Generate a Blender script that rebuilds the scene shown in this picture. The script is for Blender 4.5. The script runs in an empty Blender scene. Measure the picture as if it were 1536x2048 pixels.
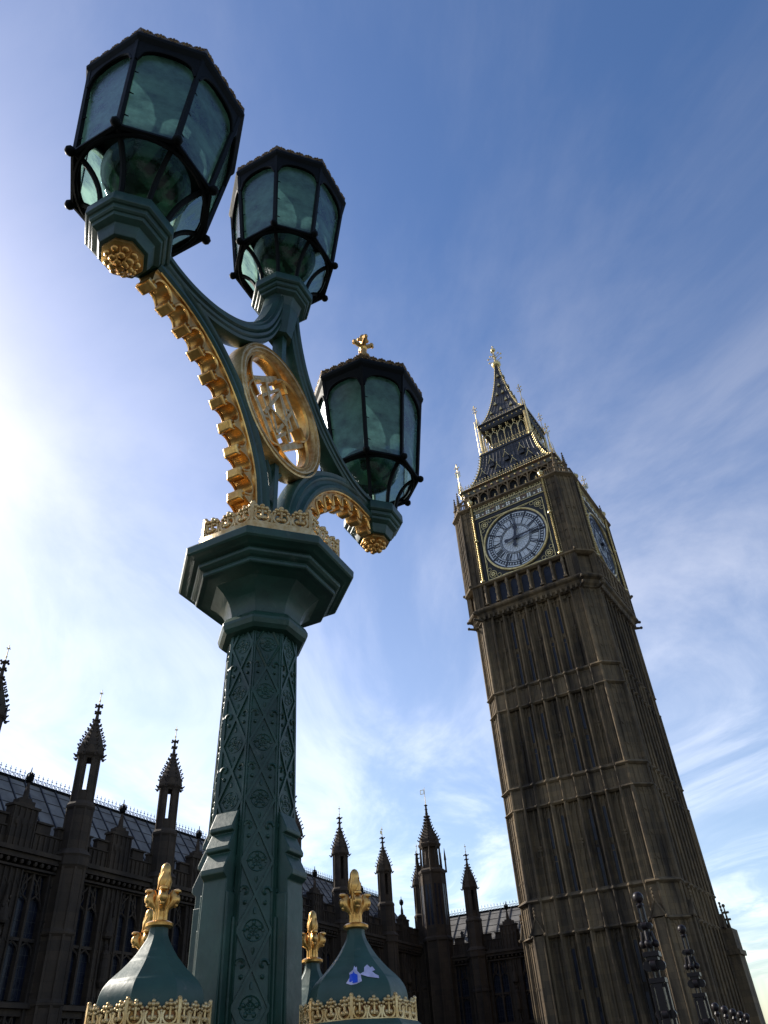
import bpy, math, random
from mathutils import Vector, Matrix
random.seed(4)
PI = math.pi
rad = math.radians
S = bpy.context.scene
COL = S.collection

# ------------------------------------------------------------------ camera
EYE = 1.55                                  # metres above the bridge footway
cd = bpy.data.cameras.new('camera'); cam = bpy.data.objects.new('camera', cd); COL.objects.link(cam)
cd.sensor_fit = 'VERTICAL'; cd.sensor_height = 24.0; cd.lens = 24.0 * 1479 / 2048
cd.clip_start = 0.05; cd.clip_end = 6000
cam.matrix_world = Matrix.Translation((0, 0, EYE)) @ Matrix((
    (0.9970939826, 0.0761812970, 0.0),
    (0.0463438762, -0.6065689592, -0.7936789917),
    (-0.0604634950, 0.7913725467, -0.6083367966))).to_4x4()
S.camera = cam

# ------------------------------------------------------------------ sky and sun
SUN_AZ, SUN_EL = -60.5, 34.0                # degrees, azimuth measured from +Y towards +X
W = bpy.data.worlds.new('World'); S.world = W; W.use_nodes = True
nt = W.node_tree; N = nt.nodes; L = nt.links; N.clear()
def node(t, **k):
    n = N.new(t)
    for a, b in k.items(): setattr(n, a, b)
    return n
wo = node('ShaderNodeOutputWorld'); bg = node('ShaderNodeBackground'); bg.inputs[1].default_value = 0.125
sky = node('ShaderNodeTexSky', sky_type='NISHITA', sun_disc=False)
sky.sun_elevation = rad(SUN_EL); sky.sun_rotation = rad(SUN_AZ)
sky.altitude = 0; sky.air_density = 1.0; sky.dust_density = 1.3; sky.ozone_density = 2.6
tc = node('ShaderNodeTexCoord'); sep = node('ShaderNodeSeparateXYZ'); L.new(tc.outputs['Generated'], sep.inputs[0])
zc = node('ShaderNodeMath', operation='MAXIMUM'); L.new(sep.outputs[2], zc.inputs[0]); zc.inputs[1].default_value = 0.06
dx = node('ShaderNodeMath', operation='DIVIDE'); L.new(sep.outputs[0], dx.inputs[0]); L.new(zc.outputs[0], dx.inputs[1])
dy = node('ShaderNodeMath', operation='DIVIDE'); L.new(sep.outputs[1], dy.inputs[0]); L.new(zc.outputs[0], dy.inputs[1])
cb = node('ShaderNodeCombineXYZ'); L.new(dx.outputs[0], cb.inputs[0]); L.new(dy.outputs[0], cb.inputs[1])
def cloud(rot, sc, nscale, detail, lo, hi, dist, off=(0, 0, 0)):
    mp = node('ShaderNodeMapping'); L.new(cb.outputs[0], mp.inputs[0])
    mp.inputs['Rotation'].default_value = (0, 0, rad(rot)); mp.inputs['Scale'].default_value = sc; mp.inputs['Location'].default_value = off
    nz = node('ShaderNodeTexNoise'); L.new(mp.outputs[0], nz.inputs[0])
    nz.inputs['Scale'].default_value = nscale; nz.inputs['Detail'].default_value = detail; nz.inputs['Roughness'].default_value = 0.62; nz.inputs['Distortion'].default_value = dist
    mr = node('ShaderNodeMapRange', interpolation_type='SMOOTHSTEP'); L.new(nz.outputs[0], mr.inputs[0])
    mr.inputs[1].default_value = lo; mr.inputs[2].default_value = hi
    return mr.outputs[0]
c1 = cloud(38, (1.0, 0.42, 1), 1.25, 11, 0.38, 0.68, 0.8)
c2 = cloud(-20, (0.8, 0.5, 1), 0.55, 5, 0.28, 0.56, 0.2, (3.1, 1.2, 0))
mul = node('ShaderNodeMath', operation='MULTIPLY'); L.new(c1, mul.inputs[0]); L.new(c2, mul.inputs[1])
# thin cirrus thickens towards the horizon
low = node('ShaderNodeMapRange'); L.new(sep.outputs[2], low.inputs[0]); low.inputs[1].default_value = 0.88; low.inputs[2].default_value = 0.15; low.inputs[3].default_value = 0.22; low.inputs[4].default_value = 0.8
m2 = node('ShaderNodeMath', operation='MULTIPLY'); L.new(mul.outputs[0], m2.inputs[0]); L.new(low.outputs[0], m2.inputs[1])
veil = node('ShaderNodeMapRange'); L.new(sep.outputs[2], veil.inputs[0]); veil.inputs[1].default_value = 0.82; veil.inputs[2].default_value = 0.36; veil.inputs[3].default_value = 0.06; veil.inputs[4].default_value = 0.36
m3 = node('ShaderNodeMath', operation='ADD', use_clamp=True); L.new(m2.outputs[0], m3.inputs[0]); L.new(veil.outputs[0], m3.inputs[1])
hs = node('ShaderNodeHueSaturation'); hs.inputs['Saturation'].default_value = 1.32; hs.inputs['Hue'].default_value = 0.505; L.new(sky.outputs[0], hs.inputs['Color'])
mixc = node('ShaderNodeMix', data_type='RGBA'); L.new(m3.outputs[0], mixc.inputs[0]); L.new(hs.outputs[0], mixc.inputs[6]); cl = node('ShaderNodeMix', data_type='RGBA', blend_type='ADD'); cl.inputs[0].default_value = 1.0; L.new(hs.outputs[0], cl.inputs[6]); cl.inputs[7].default_value = (3.9, 3.4, 2.6, 1); L.new(cl.outputs[2], mixc.inputs[7])
L.new(mixc.outputs[2], bg.inputs[0]); L.new(bg.outputs[0], wo.inputs[0])

sd = bpy.data.lights.new('sun', 'SUN'); sd.energy = 5.0; sd.angle = rad(0.5); sd.color = (1.0, 0.93, 0.82)
sun = bpy.data.objects.new('sun', sd); COL.objects.link(sun)
sdir = Vector((math.sin(rad(SUN_AZ)) * math.cos(rad(SUN_EL)), math.cos(rad(SUN_AZ)) * math.cos(rad(SUN_EL)), math.sin(rad(SUN_EL))))
sun.rotation_euler = sdir.to_track_quat('Z', 'Y').to_euler(); sun.location = (0, 0, 120)

S.view_settings.view_transform = 'Standard'; S.view_settings.look = 'None'
S.view_settings.gamma = 1.0; S.view_settings.exposure = 0.45

# ------------------------------------------------------------------ materials
def mat(name, base, rough=0.6, metal=0.0, var=0.25, vscale=3.0, bump=0.2, bscale=20.0, bdist=0.01, second=None, streak=False, spec=0.5, grime=None, blocks=False):
    m = bpy.data.materials.new(name); m.use_nodes = True
    t = m.node_tree; n = t.nodes; l = t.links; b = n['Principled BSDF']
    co = n.new('ShaderNodeTexCoord'); mp = n.new('ShaderNodeMapping'); l.new(co.outputs['Object'], mp.inputs[0])
    if streak: mp.inputs['Scale'].default_value = (1, 1, 0.14)
    nz = n.new('ShaderNodeTexNoise'); l.new(mp.outputs[0], nz.inputs[0]); nz.inputs['Scale'].default_value = vscale; nz.inputs['Detail'].default_value = 7; nz.inputs['Roughness'].default_value = 0.6
    mr = n.new('ShaderNodeMapRange'); l.new(nz.outputs[0], mr.inputs[0]); mr.inputs[1].default_value = 0.36; mr.inputs[2].default_value = 0.66
    mx = n.new('ShaderNodeMix'); mx.data_type = 'RGBA'; l.new(mr.outputs[0], mx.inputs[0])
    c2_ = second if second else tuple(c * (1 - var) for c in base)
    c1_ = base if second else tuple(min(1, c * (1 + var)) for c in base)
    mx.inputs[6].default_value = (*c1_, 1); mx.inputs[7].default_value = (*c2_, 1)
    l.new(mx.outputs[2], b.inputs['Base Color'])
    if blocks:     # coursed masonry: joints and blocks of slightly different stone
        sx = n.new('ShaderNodeSeparateXYZ'); l.new(co.outputs['Object'], sx.inputs[0]); ad = n.new('ShaderNodeMath'); ad.operation = 'ADD'; l.new(sx.outputs[0], ad.inputs[0]); l.new(sx.outputs[1], ad.inputs[1])
        cx2 = n.new('ShaderNodeCombineXYZ'); l.new(ad.outputs[0], cx2.inputs[0]); l.new(sx.outputs[2], cx2.inputs[1])
        br = n.new('ShaderNodeTexBrick'); l.new(cx2.outputs[0], br.inputs[0]); br.inputs['Scale'].default_value = 1.0; br.inputs['Brick Width'].default_value = 0.95; br.inputs['Row Height'].default_value = 0.42; br.inputs['Mortar Size'].default_value = 0.012; br.inputs['Bias'].default_value = -0.1
        br.inputs['Color1'].default_value = (1.25, 1.18, 1.05, 1); br.inputs['Color2'].default_value = (0.62, 0.64, 0.66, 1); br.inputs['Mortar'].default_value = (0.62, 0.62, 0.62, 1)
        bm_ = n.new('ShaderNodeMix'); bm_.data_type = 'RGBA'; bm_.blend_type = 'MULTIPLY'; bm_.inputs[0].default_value = 0.6; l.new(mx.outputs[2], bm_.inputs[6]); l.new(br.outputs[0], bm_.inputs[7]); l.new(bm_.outputs[2], b.inputs['Base Color'])
    if grime:      # scuffs, droppings and chipped spots with shapes of their own
        gc, gs, lo, hi = grime
        gn = n.new('ShaderNodeTexNoise'); l.new(co.outputs['Object'], gn.inputs[0]); gn.inputs['Scale'].default_value = gs; gn.inputs['Detail'].default_value = 9; gn.inputs['Roughness'].default_value = 0.7
        gr = n.new('ShaderNodeMapRange'); l.new(gn.outputs[0], gr.inputs[0]); gr.inputs[1].default_value = lo; gr.inputs[2].default_value = hi; gr.inputs[4].default_value = 0.75
        gm = n.new('ShaderNodeMix'); gm.data_type = 'RGBA'; l.new(gr.outputs[0], gm.inputs[0]); l.new(mx.outputs[2], gm.inputs[6]); gm.inputs[7].default_value = (*gc, 1); l.new(gm.outputs[2], b.inputs['Base Color'])
    b.inputs['Metallic'].default_value = metal
    b.inputs['Specular IOR Level'].default_value = spec
    n2 = n.new('ShaderNodeTexNoise'); l.new(co.outputs['Object'], n2.inputs[0]); n2.inputs['Scale'].default_value = bscale; n2.inputs['Detail'].default_value = 5
    r2 = n.new('ShaderNodeMapRange'); l.new(n2.outputs[0], r2.inputs[0]); r2.inputs[3].default_value = max(0.03, rough - 0.12); r2.inputs[4].default_value = min(1, rough + 0.12)
    l.new(r2.outputs[0], b.inputs['Roughness'])
    bp = n.new('ShaderNodeBump'); l.new(n2.outputs[0], bp.inputs['Height']); bp.inputs['Strength'].default_value = bump; bp.inputs['Distance'].default_value = bdist
    l.new(bp.outputs[0], b.inputs['Normal'])
    return m
GREEN = mat('green_gloss_paint', (0.013, 0.044, 0.031), 0.42, spec=0.36, grime=((0.065, 0.09, 0.07), 16, 0.60, 0.74), var=0.32, vscale=7, bump=0.35, bscale=60, bdist=0.002)
GREEN2 = mat('grey_green_paint', (0.025, 0.058, 0.045), 0.46, spec=0.3, grime=((0.12, 0.13, 0.11), 22, 0.62, 0.76), var=0.26, vscale=6, bump=0.3, bscale=45, bdist=0.003)
GOLD = mat('gilding', (0.70, 0.43, 0.14), 0.36, metal=0.9, vscale=14, second=(0.46, 0.23, 0.06), bump=0.4, bscale=70, bdist=0.003)
REDGOLD = mat('dull_red_gilding', (0.16, 0.05, 0.02), 0.4, metal=0.7, vscale=30, second=(0.30, 0.15, 0.03))
PALEGOLD = mat('worn_gilding', (0.62, 0.47, 0.24), 0.40, metal=0.65, vscale=40, second=(0.42, 0.25, 0.08), bump=0.4, bscale=90, bdist=0.002)
CREAM = mat('cream_gilt_paint', (0.62, 0.55, 0.38), 0.42, metal=0.25, vscale=40, second=(0.45, 0.33, 0.14), bump=0.4, bscale=90, bdist=0.002)
IRON = mat('black_iron', (0.004, 0.005, 0.005), 0.55, var=0.3, spec=0.06, bump=0.3, bscale=60, bdist=0.002)
RAILIRON = mat('dark_railing_paint', (0.012, 0.008, 0.009), 0.42, spec=0.22, var=0.25, bump=0.4, bscale=50, bdist=0.002)
DARKGILT = mat('sooty_gilding', (0.20, 0.12, 0.04), 0.4, metal=0.7, vscale=60, second=(0.05, 0.03, 0.015))
STONE = mat('weathered_limestone', (0.170, 0.124, 0.072), 0.85, vscale=0.9, second=(0.030, 0.023, 0.017), bump=0.6, bscale=3.5, bdist=0.05, streak=True, spec=0.3, blocks=True)
STONE_L = mat('clean_limestone_edges', (0.23, 0.17, 0.10), 0.8, vscale=0.9, second=(0.085, 0.062, 0.04), bump=0.5, bscale=4, bdist=0.04, streak=True, spec=0.3, blocks=True)
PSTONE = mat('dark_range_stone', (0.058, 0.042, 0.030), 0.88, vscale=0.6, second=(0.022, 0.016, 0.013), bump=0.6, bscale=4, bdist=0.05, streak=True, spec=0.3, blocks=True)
SLATE = mat('iron_roof_plates', (0.24, 0.235, 0.225), 0.8, spec=0.03, vscale=0.9, second=(0.15, 0.145, 0.14), bump=0.2, bscale=4, bdist=0.02)
ROOFT = mat('tower_roof_plates', (0.042, 0.043, 0.050), 0.55, spec=0.2, vscale=1.2, var=0.35, bump=0.3, bscale=5, bdist=0.02)
ROOFDARK = mat('roof_seam_lead', (0.02, 0.02, 0.024), 0.55)
WINGLASS = mat('leaded_window_glass', (0.012, 0.015, 0.028), 0.30, vscale=1.2, second=(0.005, 0.006, 0.011), bump=0.25, bscale=3, bdist=0.01, spec=0.22)
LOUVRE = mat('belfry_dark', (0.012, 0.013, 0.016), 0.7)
DIAL = mat('opal_dial_glass', (0.60, 0.64, 0.68), 0.35, vscale=6, second=(0.50, 0.54, 0.58), bump=0.3, bscale=14, bdist=0.02)
DIALIRON = mat('dial_ironwork', (0.012, 0.018, 0.035), 0.5)
DIALGREY = mat('dial_leading', (0.20, 0.22, 0.23), 0.5)
TGOLD = mat('tower_gilding', (0.80, 0.64, 0.30), 0.34, metal=0.6, vscale=4, second=(0.50, 0.37, 0.14), bump=0.3, bscale=9, bdist=0.02)
TGREEN = mat('tower_green_panel', (0.05, 0.075, 0.05), 0.5, second=(0.14, 0.06, 0.03), vscale=2)
WHITE = mat('white_enamel', (0.75, 0.75, 0.66), 0.5, var=0.1)
ROAD = mat('asphalt', (0.045, 0.045, 0.047), 0.9, bump=0.5, bscale=60)
PAVE = mat('paving', (0.11, 0.105, 0.10), 0.85, bump=0.4, bscale=30)
GRASS = mat('ground_paving', (0.07, 0.068, 0.06), 0.9)
WATER = mat('river_water', (0.018, 0.022, 0.018), 0.12, var=0.2, bump=0.8, bscale=0.6, bdist=0.2)
PAPER = mat('torn_paper', (0.42, 0.40, 0.55), 0.7, var=0.25, vscale=30)
BLUEINK = mat('blue_sticker_ink', (0.01, 0.06, 0.5), 0.4, var=0.2, vscale=40)

def glassmat(name, col, trans, gl, mixg, rough=0.18, dirt=(0.10, 0.12, 0.11)):
    m = bpy.data.materials.new(name); m.use_nodes = True
    t = m.node_tree; n = t.nodes; l = t.links; n.clear()
    out = n.new('ShaderNodeOutputMaterial'); tr = n.new('ShaderNodeBsdfTransparent'); tl = n.new('ShaderNodeBsdfTranslucent'); df = n.new('ShaderNodeBsdfDiffuse'); g = n.new('ShaderNodeBsdfGlossy')
    co = n.new('ShaderNodeTexCoord'); nz = n.new('ShaderNodeTexNoise'); l.new(co.outputs['Object'], nz.inputs[0]); nz.inputs['Scale'].default_value = 7; nz.inputs['Detail'].default_value = 8; nz.inputs['Roughness'].default_value = 0.65
    fine = n.new('ShaderNodeTexNoise'); l.new(co.outputs['Object'], fine.inputs[0]); fine.inputs['Scale'].default_value = 90; fine.inputs['Detail'].default_value = 3
    tr.inputs[0].default_value = (*trans, 1); tl.inputs[0].default_value = (*col, 1); df.inputs[0].default_value = (*dirt, 1); g.inputs[0].default_value = (0.85, 0.92, 1, 1); g.inputs['Roughness'].default_value = rough
    bp = n.new('ShaderNodeBump'); l.new(fine.outputs[0], bp.inputs['Height']); bp.inputs['Strength'].default_value = 0.5; bp.inputs['Distance'].default_value = 0.003
    l.new(bp.outputs[0], g.inputs['Normal']); l.new(bp.outputs[0], tl.inputs['Normal'])
    mr = n.new('ShaderNodeMapRange'); l.new(nz.outputs[0], mr.inputs[0]); mr.inputs[1].default_value = 0.38; mr.inputs[2].default_value = 0.64; mr.inputs[3].default_value = mixg - 0.28; mr.inputs[4].default_value = mixg + 0.24
    a = n.new('ShaderNodeMixShader'); l.new(mr.outputs[0], a.inputs[0]); l.new(tr.outputs[0], a.inputs[1]); l.new(tl.outputs[0], a.inputs[2])
    b = n.new('ShaderNodeMixShader'); b.inputs[0].default_value = 0.10; l.new(a.outputs[0], b.inputs[1]); l.new(df.outputs[0], b.inputs[2])
    f = n.new('ShaderNodeLayerWeight'); f.inputs[0].default_value = 0.5; fp_ = n.new('ShaderNodeMath'); fp_.operation = 'POWER'; l.new(f.outputs['Facing'], fp_.inputs[0]); fp_.inputs[1].default_value = 3.5; fm = n.new('ShaderNodeMath'); fm.operation = 'MULTIPLY_ADD'; l.new(fp_.outputs[0], fm.inputs[0]); fm.inputs[1].default_value = 0.5 * gl; fm.inputs[2].default_value = 0.04
    c = n.new('ShaderNodeMixShader'); l.new(fm.outputs[0], c.inputs[0]); l.new(b.outputs[0], c.inputs[1]); l.new(g.outputs[0], c.inputs[2]); l.new(c.outputs[0], out.inputs[0])
    return m
PANE = glassmat('dusty_green_glass', (0.33, 0.55, 0.46), (0.20, 0.29, 0.34), 1.1, 0.50, dirt=(0.04, 0.06, 0.065))
BOWL = glassmat('dark_green_bowl_glass', (0.02, 0.055, 0.03), (0.05, 0.12, 0.07), 1.0, 0.6, rough=0.08)

# ------------------------------------------------------------------ mesh helpers
class MB:
    def __init__(s): s.v = []; s.f = []
    def add(s, vs, fs):
        o = len(s.v); s.v += [tuple(p) for p in vs]; s.f += [tuple(i + o for i in f) for f in fs]; return s
    def box(s, c, d, rz=0.0, M=None):
        x, y, z = d[0] / 2, d[1] / 2, d[2] / 2; cz, sz = math.cos(rz), math.sin(rz); vs = []
        for a in (-x, x):
            for b in (-y, y):
                for e in (-z, z):
                    p = Vector((a, b, e))
                    if M: p = M @ p
                    vs.append((c[0] + p.x * cz - p.y * sz, c[1] + p.x * sz + p.y * cz, c[2] + p.z))
        return s.add(vs, [(0, 1, 3, 2), (4, 6, 7, 5), (0, 4, 5, 1), (2, 3, 7, 6), (0, 2, 6, 4), (1, 5, 7, 3)])
    def prism(s, poly, z0, z1, s0=1.0, s1=1.0, c=(0, 0), cap=True):
        n = len(poly)
        vs = [(c[0] + (p[0] - c[0]) * s0, c[1] + (p[1] - c[1]) * s0, z0) for p in poly] + [(c[0] + (p[0] - c[0]) * s1, c[1] + (p[1] - c[1]) * s1, z1) for p in poly]
        fs = [(i, (i + 1) % n, n + (i + 1) % n, n + i) for i in range(n)]
        if cap: fs += [tuple(range(n - 1, -1, -1)), tuple(range(n, 2 * n))]
        return s.add(vs, fs)
    def lathe(s, prof, n=8, c=(0, 0), ph=None, cap=True, squash=None):
        ph = PI / n if ph is None else ph; vs = []; fs = []
        for r, z in prof:
            for k in range(n):
                a = ph + 2 * PI * k / n; vs.append((c[0] + r * math.cos(a), c[1] + r * math.sin(a), z))
        for j in range(len(prof) - 1):
            for k in range(n): fs.append((j * n + k, j * n + (k + 1) % n, (j + 1) * n + (k + 1) % n, (j + 1) * n + k))
        if cap: fs += [tuple(range(n - 1, -1, -1)), tuple(range((len(prof) - 1) * n, len(prof) * n))]
        return s.add(vs, fs)
    def tube(s, path, r, n=6, closed=False, cap=True):
        P = [Vector(p) for p in path]; m = len(P); vs = []; fs = []; rs = r if isinstance(r, (list, tuple)) else [r] * m
        up = None
        for i in range(m):
            if closed: d = P[(i + 1) % m] - P[i - 1]
            else: d = P[min(i + 1, m - 1)] - P[max(i - 1, 0)]
            d.normalize()
            if up is None:
                up = Vector((0, 0, 1)) if abs(d.z) < 0.9 else Vector((1, 0, 0))
            a = d.cross(up); a.normalize(); b = a.cross(d); b.normalize(); up = b
            for k in range(n):
                t = 2 * PI * k / n + PI / n; vs.append(P[i] + (a * math.cos(t) + b * math.sin(t)) * rs[i])
        for i in range(m if closed else m - 1):
            for k in range(n): fs.append((i * n + k, i * n + (k + 1) % n, ((i + 1) % m) * n + (k + 1) % n, ((i + 1) % m) * n + k))
        if cap and not closed: fs += [tuple(range(n - 1, -1, -1)), tuple(range((m - 1) * n, m * n))]
        return s.add(vs, fs)
    def ball(s, c, r, u=8, w=6, sc=(1, 1, 1)):
        vs = [(c[0], c[1], c[2] - r * sc[2])]; fs = []
        for j in range(1, w):
            t = PI * j / w
            for k in range(u):
                a = 2 * PI * k / u; vs.append((c[0] + r * sc[0] * math.sin(t) * math.cos(a), c[1] + r * sc[1] * math.sin(t) * math.sin(a), c[2] - r * sc[2] * math.cos(t)))
        vs.append((c[0], c[1], c[2] + r * sc[2])); T = len(vs) - 1
        for k in range(u):
            fs.append((0, 1 + (k + 1) % u, 1 + k)); fs.append((T, T - u + k, T - u + (k + 1) % u))
        for j in range(w - 2):
            for k in range(u):
                a = 1 + j * u; fs.append((a + k, a + (k + 1) % u, a + u + (k + 1) % u, a + u + k))
        return s.add(vs, fs)
    def ribbon(s, A, B, sec, ysign=1):
        """moulded bar between side curves A and B (lists of (x,z)); sec = [(u, half depth)]"""
        n = len(sec); m = len(A); vs = []
        for i in range(m):
            for u, h in sec: vs.append((A[i][0] + (B[i][0] - A[i][0]) * u, h, A[i][1] + (B[i][1] - A[i][1]) * u))
            for u, h in reversed(sec): vs.append((A[i][0] + (B[i][0] - A[i][0]) * u, -h, A[i][1] + (B[i][1] - A[i][1]) * u))
        k = 2 * n; fs = []
        for i in range(m - 1):
            for j in range(k): fs.append((i * k + j, i * k + (j + 1) % k, (i + 1) * k + (j + 1) % k, (i + 1) * k + j))
        fs += [tuple(range(k - 1, -1, -1)), tuple(range((m - 1) * k, m * k))]
        return s.add(vs, fs)
    def xf(s, M, start=0):
        for i in range(start, len(s.v)):
            p = M @ Vector(s.v[i]); s.v[i] = (p.x, p.y, p.z)
        return s
    def join(s, o, M=None):
        vs = o.v if M is None else [tuple(M @ Vector(p)) for p in o.v]
        return s.add(vs, o.f)
    def build(s, name, m, parent=None, smooth=False, bevel=0.0, loc=(0, 0, 0), label=None):
        me = bpy.data.meshes.new(name); me.from_pydata(s.v, [], s.f); me.validate(); me.update()
        import bmesh
        bm = bmesh.new(); bm.from_mesh(me); bmesh.ops.recalc_face_normals(bm, faces=bm.faces); bm.to_mesh(me); bm.free()
        me.materials.append(m)
        o = bpy.data.objects.new(name, me); COL.objects.link(o); o.location = loc
        if parent: o.parent = parent
        if smooth:
            me.polygons.foreach_set('use_smooth', [True] * len(me.polygons))
            if hasattr(me, 'set_sharp_from_angle'): me.set_sharp_from_angle(angle=rad(smooth if smooth is not True else 40))
        if bevel:
            b = o.modifiers.new('bevel', 'BEVEL'); b.width = bevel; b.segments = 2; b.limit_method = 'ANGLE'; b.angle_limit = rad(35)
        if label: o['label'] = label
        return o
def thing(name, label, cat, M, group=None, kind=None):
    o = bpy.data.objects.new(name, None); COL.objects.link(o); o.matrix_world = M; o.empty_display_size = 0.3
    o['label'] = label; o['category'] = cat
    if group: o['group'] = group
    if kind: o['kind'] = kind
    return o
def copy_tree(o, parent):
    c = o.copy(); COL.objects.link(c); c.parent = parent; c.matrix_parent_inverse = Matrix.Identity(4)
    for ch in [k for k in list(COL.objects) if k.parent == o]: copy_tree(ch, c)
    return c
def cr(pts, n):
    """Catmull-Rom through pts, n samples evenly by arc length"""
    P = [Vector((*p, 0)) if len(p) == 2 else Vector(p) for p in pts]; P = [P[0] * 2 - P[1]] + P + [P[-1] * 2 - P[-2]]; out = []
    for i in range(1, len(P) - 2):
        for j in range(16):
            t = j / 16; a, b, c, d = P[i - 1:i + 3]
            out.append(0.5 * ((2 * b) + (c - a) * t + (2 * a - 5 * b + 4 * c - d) * t * t + (3 * b - a - 3 * c + d) * t ** 3))
    out.append(P[-2]); ds = [0]
    for i in range(1, len(out)): ds.append(ds[-1] + (out[i] - out[i - 1]).length)
    res = []; j = 0
    for k in range(n):
        s_ = ds[-1] * k / (n - 1)
        while j < len(out) - 2 and ds[j + 1] < s_: j += 1
        f = (s_ - ds[j]) / max(1e-9, ds[j + 1] - ds[j]); q = out[j].lerp(out[j + 1], min(1, f)); res.append((q.x, q.y))
    return res
def octv(R, k, c=(0, 0)):
    a = rad(22.5 + 45 * k); return (c[0] + R * math.cos(a), c[1] + R * math.sin(a))

# ------------------------------------------------------------------ setting
def structure(name, mb, m):
    o = mb.build(name, m); o['kind'] = 'structure'; return o
def disc(r, z): g = MB(); g.lathe([(r, z)], n=64, cap=False); g.f = [tuple(range(64))]; return g
structure('river', disc(2500, -4.4), WATER)
PAZ, PTH, LX, LY = rad(-11.579), rad(65.96), 0.034, 0.01
PX, PY = 2.4 * math.sin(PAZ), 2.4 * math.cos(PAZ)
RZ = Matrix.Rotation(PTH, 4, 'Z')
MB0 = Matrix.Translation((PX, PY, 0)) @ RZ
b = MB(); b.box((5, -3.2, -0.35), (90, 6.0, 0.7)); b.xf(MB0); structure('footway', b, PAVE)
b = MB(); b.box((5, -13.2, -0.42), (90, 14.0, 0.56)); b.xf(MB0); structure('road', b, ROAD)
b = MB()
for i in range(18): b.box((-38 + i * 5, -13.2, -0.135), (2.4, 0.12, 0.008))
b.xf(MB0); structure('road_marking', b, WHITE)
b = MB(); b.box((160, 20, -3.75), (240, 300, 1.5)); b.xf(MB0); structure('ground', b, GRASS)

E_ = (0, 0, EYE)
# ------------------------------------------------------------------ bridge parapet
par = thing('bridge_parapet', 'low green iron bridge parapet wall under the triple lamp post', 'parapet', MB0)
b = MB(); b.box((5, 0.0, 0.55), (88, 0.34, 1.0)); b.build('wall', GREEN2, par, bevel=0.01)
b = MB(); b.box((5, 0.0, 1.1), (88, 0.44, 0.08)); b.build('coping', GREEN2, par, bevel=0.015)
b = MB(); b.box((5, 0.0, 0.05), (88, 0.46, 0.1)); b.build('plinth', GREEN2, par, bevel=0.01)

# ------------------------------------------------------------------ lamp post (heights below are measured from eye level)
TILT = Matrix.Rotation(LX, 4, 'Y') @ Matrix.Rotation(-LY, 4, 'X')
MP = Matrix.Translation((PX, PY, EYE)) @ RZ @ TILT @ Matrix.Translation((0, 0, -EYE))
lamp = thing('lamp_post', 'ornate green and gold cast iron post holding three octagonal lanterns', 'lamp post', MP)
XS, ZA, Z2 = 0.994, 2.827, 3.682

# shaft core
b = MB(); b.lathe([(0.150, -0.50), (0.141, 0.0), (0.131, 0.5), (0.121, 1.3)]); b.build('shaft', GREEN, lamp, bevel=0.003, loc=E_)
# lattice ornament on each face of the shaft
def face_frame(k, z):
    R = (0.141 + (0.131 - 0.141) * z / 0.5) if z < 0.5 else (0.131 + (0.121 - 0.131) * (z - 0.5) / 0.8)
    ap = R * math.cos(PI / 8); a = rad(45 * k); hw = R * math.sin(PI / 8)
    n = Vector((math.cos(a), math.sin(a), 0)); t = Vector((-math.sin(a), math.cos(a), 0))
    return ap, hw, n, t
lat = MB()
def fp(k, u, z, h):
    ap, hw, n, t = face_frame(k, z); p = n * (ap + h) + t * (u * hw); return Vector((p.x, p.y, z))
PITCH = 0.1755
for k in range(8):
    for e in (-1, 1):
        lat.tube([fp(k, e * 0.93, z, 0.001) for z in (-0.45, 0.2, 0.7, 1.27)], 0.0048, 4)
    c0 = 1.215
    for i in range(-1, 10):
        zc_ = c0 - i * PITCH
        if zc_ < -0.4: break
        top, bot = min(zc_ + PITCH / 2, 1.27), zc_ - PITCH / 2
        for e in (-1, 1):
            if zc_ + 0.01 < 1.27: lat.tube([fp(k, e * 0.9, zc_, 0.0015), fp(k, e * 0.9 * (1 - (top - zc_) / (PITCH / 2)), top, 0.0015)], 0.0052, 4)
            lat.tube([fp(k, e * 0.9, min(zc_, 1.27), 0.0015), fp(k, 0, bot, 0.0015)], 0.0052, 4)
        if zc_ > 1.25: continue
        # flat tudor rose in a ring
        hw = face_frame(k, zc_)[1]
        for rr, tr_ in ((0.0265, 0.0022), (0.0125, 0.0020)):
            lat.tube([fp(k, rr * math.cos(a * PI / 8) / hw, zc_ + rr * math.sin(a * PI / 8), 0.0) for a in range(16)], tr_, 4, closed=True)
        for q in range(5):
            a = 2 * PI * q / 5 + PI / 2
            lat.ball(fp(k, 0.0185 * math.cos(a) / hw, zc_ + 0.0185 * math.sin(a), -0.0035), 0.0078, 6, 4)
            lat.ball(fp(k, 0.0075 * math.cos(a + 0.6) / hw, zc_ + 0.0075 * math.sin(a + 0.6), -0.0015), 0.0045, 5, 4)
        lat.ball(fp(k, 0, zc_, 0.0), 0.0038, 6, 4)
        for q in range(4):
            a = PI / 2 * q; f0 = 1.0 if q % 2 == 0 else 1.5
            lat.tube([fp(k, 0.024 * math.cos(a) * f / hw, zc_ + 0.030 * math.sin(a) * f * f0, -0.001) for f in (0.9, 1.1, 1.3)], [0.0045, 0.0055, 0.001], 5)
        # scrolls in the side triangles
        for e in (-1, 1):
            z0 = zc_ - PITCH / 2; hw = face_frame(k, z0)[1]; pts = []
            if z0 < -0.42: continue
            for j in range(9):
                a = j / 8 * 1.5 * PI; r = 0.014 * (1 - j / 12); pts.append(fp(k, e * (0.030 + r * math.cos(a)) / hw, z0 + r * math.sin(a) + 0.008, 0.002))
            lat.tube(pts, 0.0044, 5)
            lat.ball(fp(k, e * 0.028 / hw, z0 - 0.020, 0.002), 0.006, 5, 4)
lat.build('lattice_ornament', GREEN, lamp, smooth=50, loc=E_)
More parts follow.
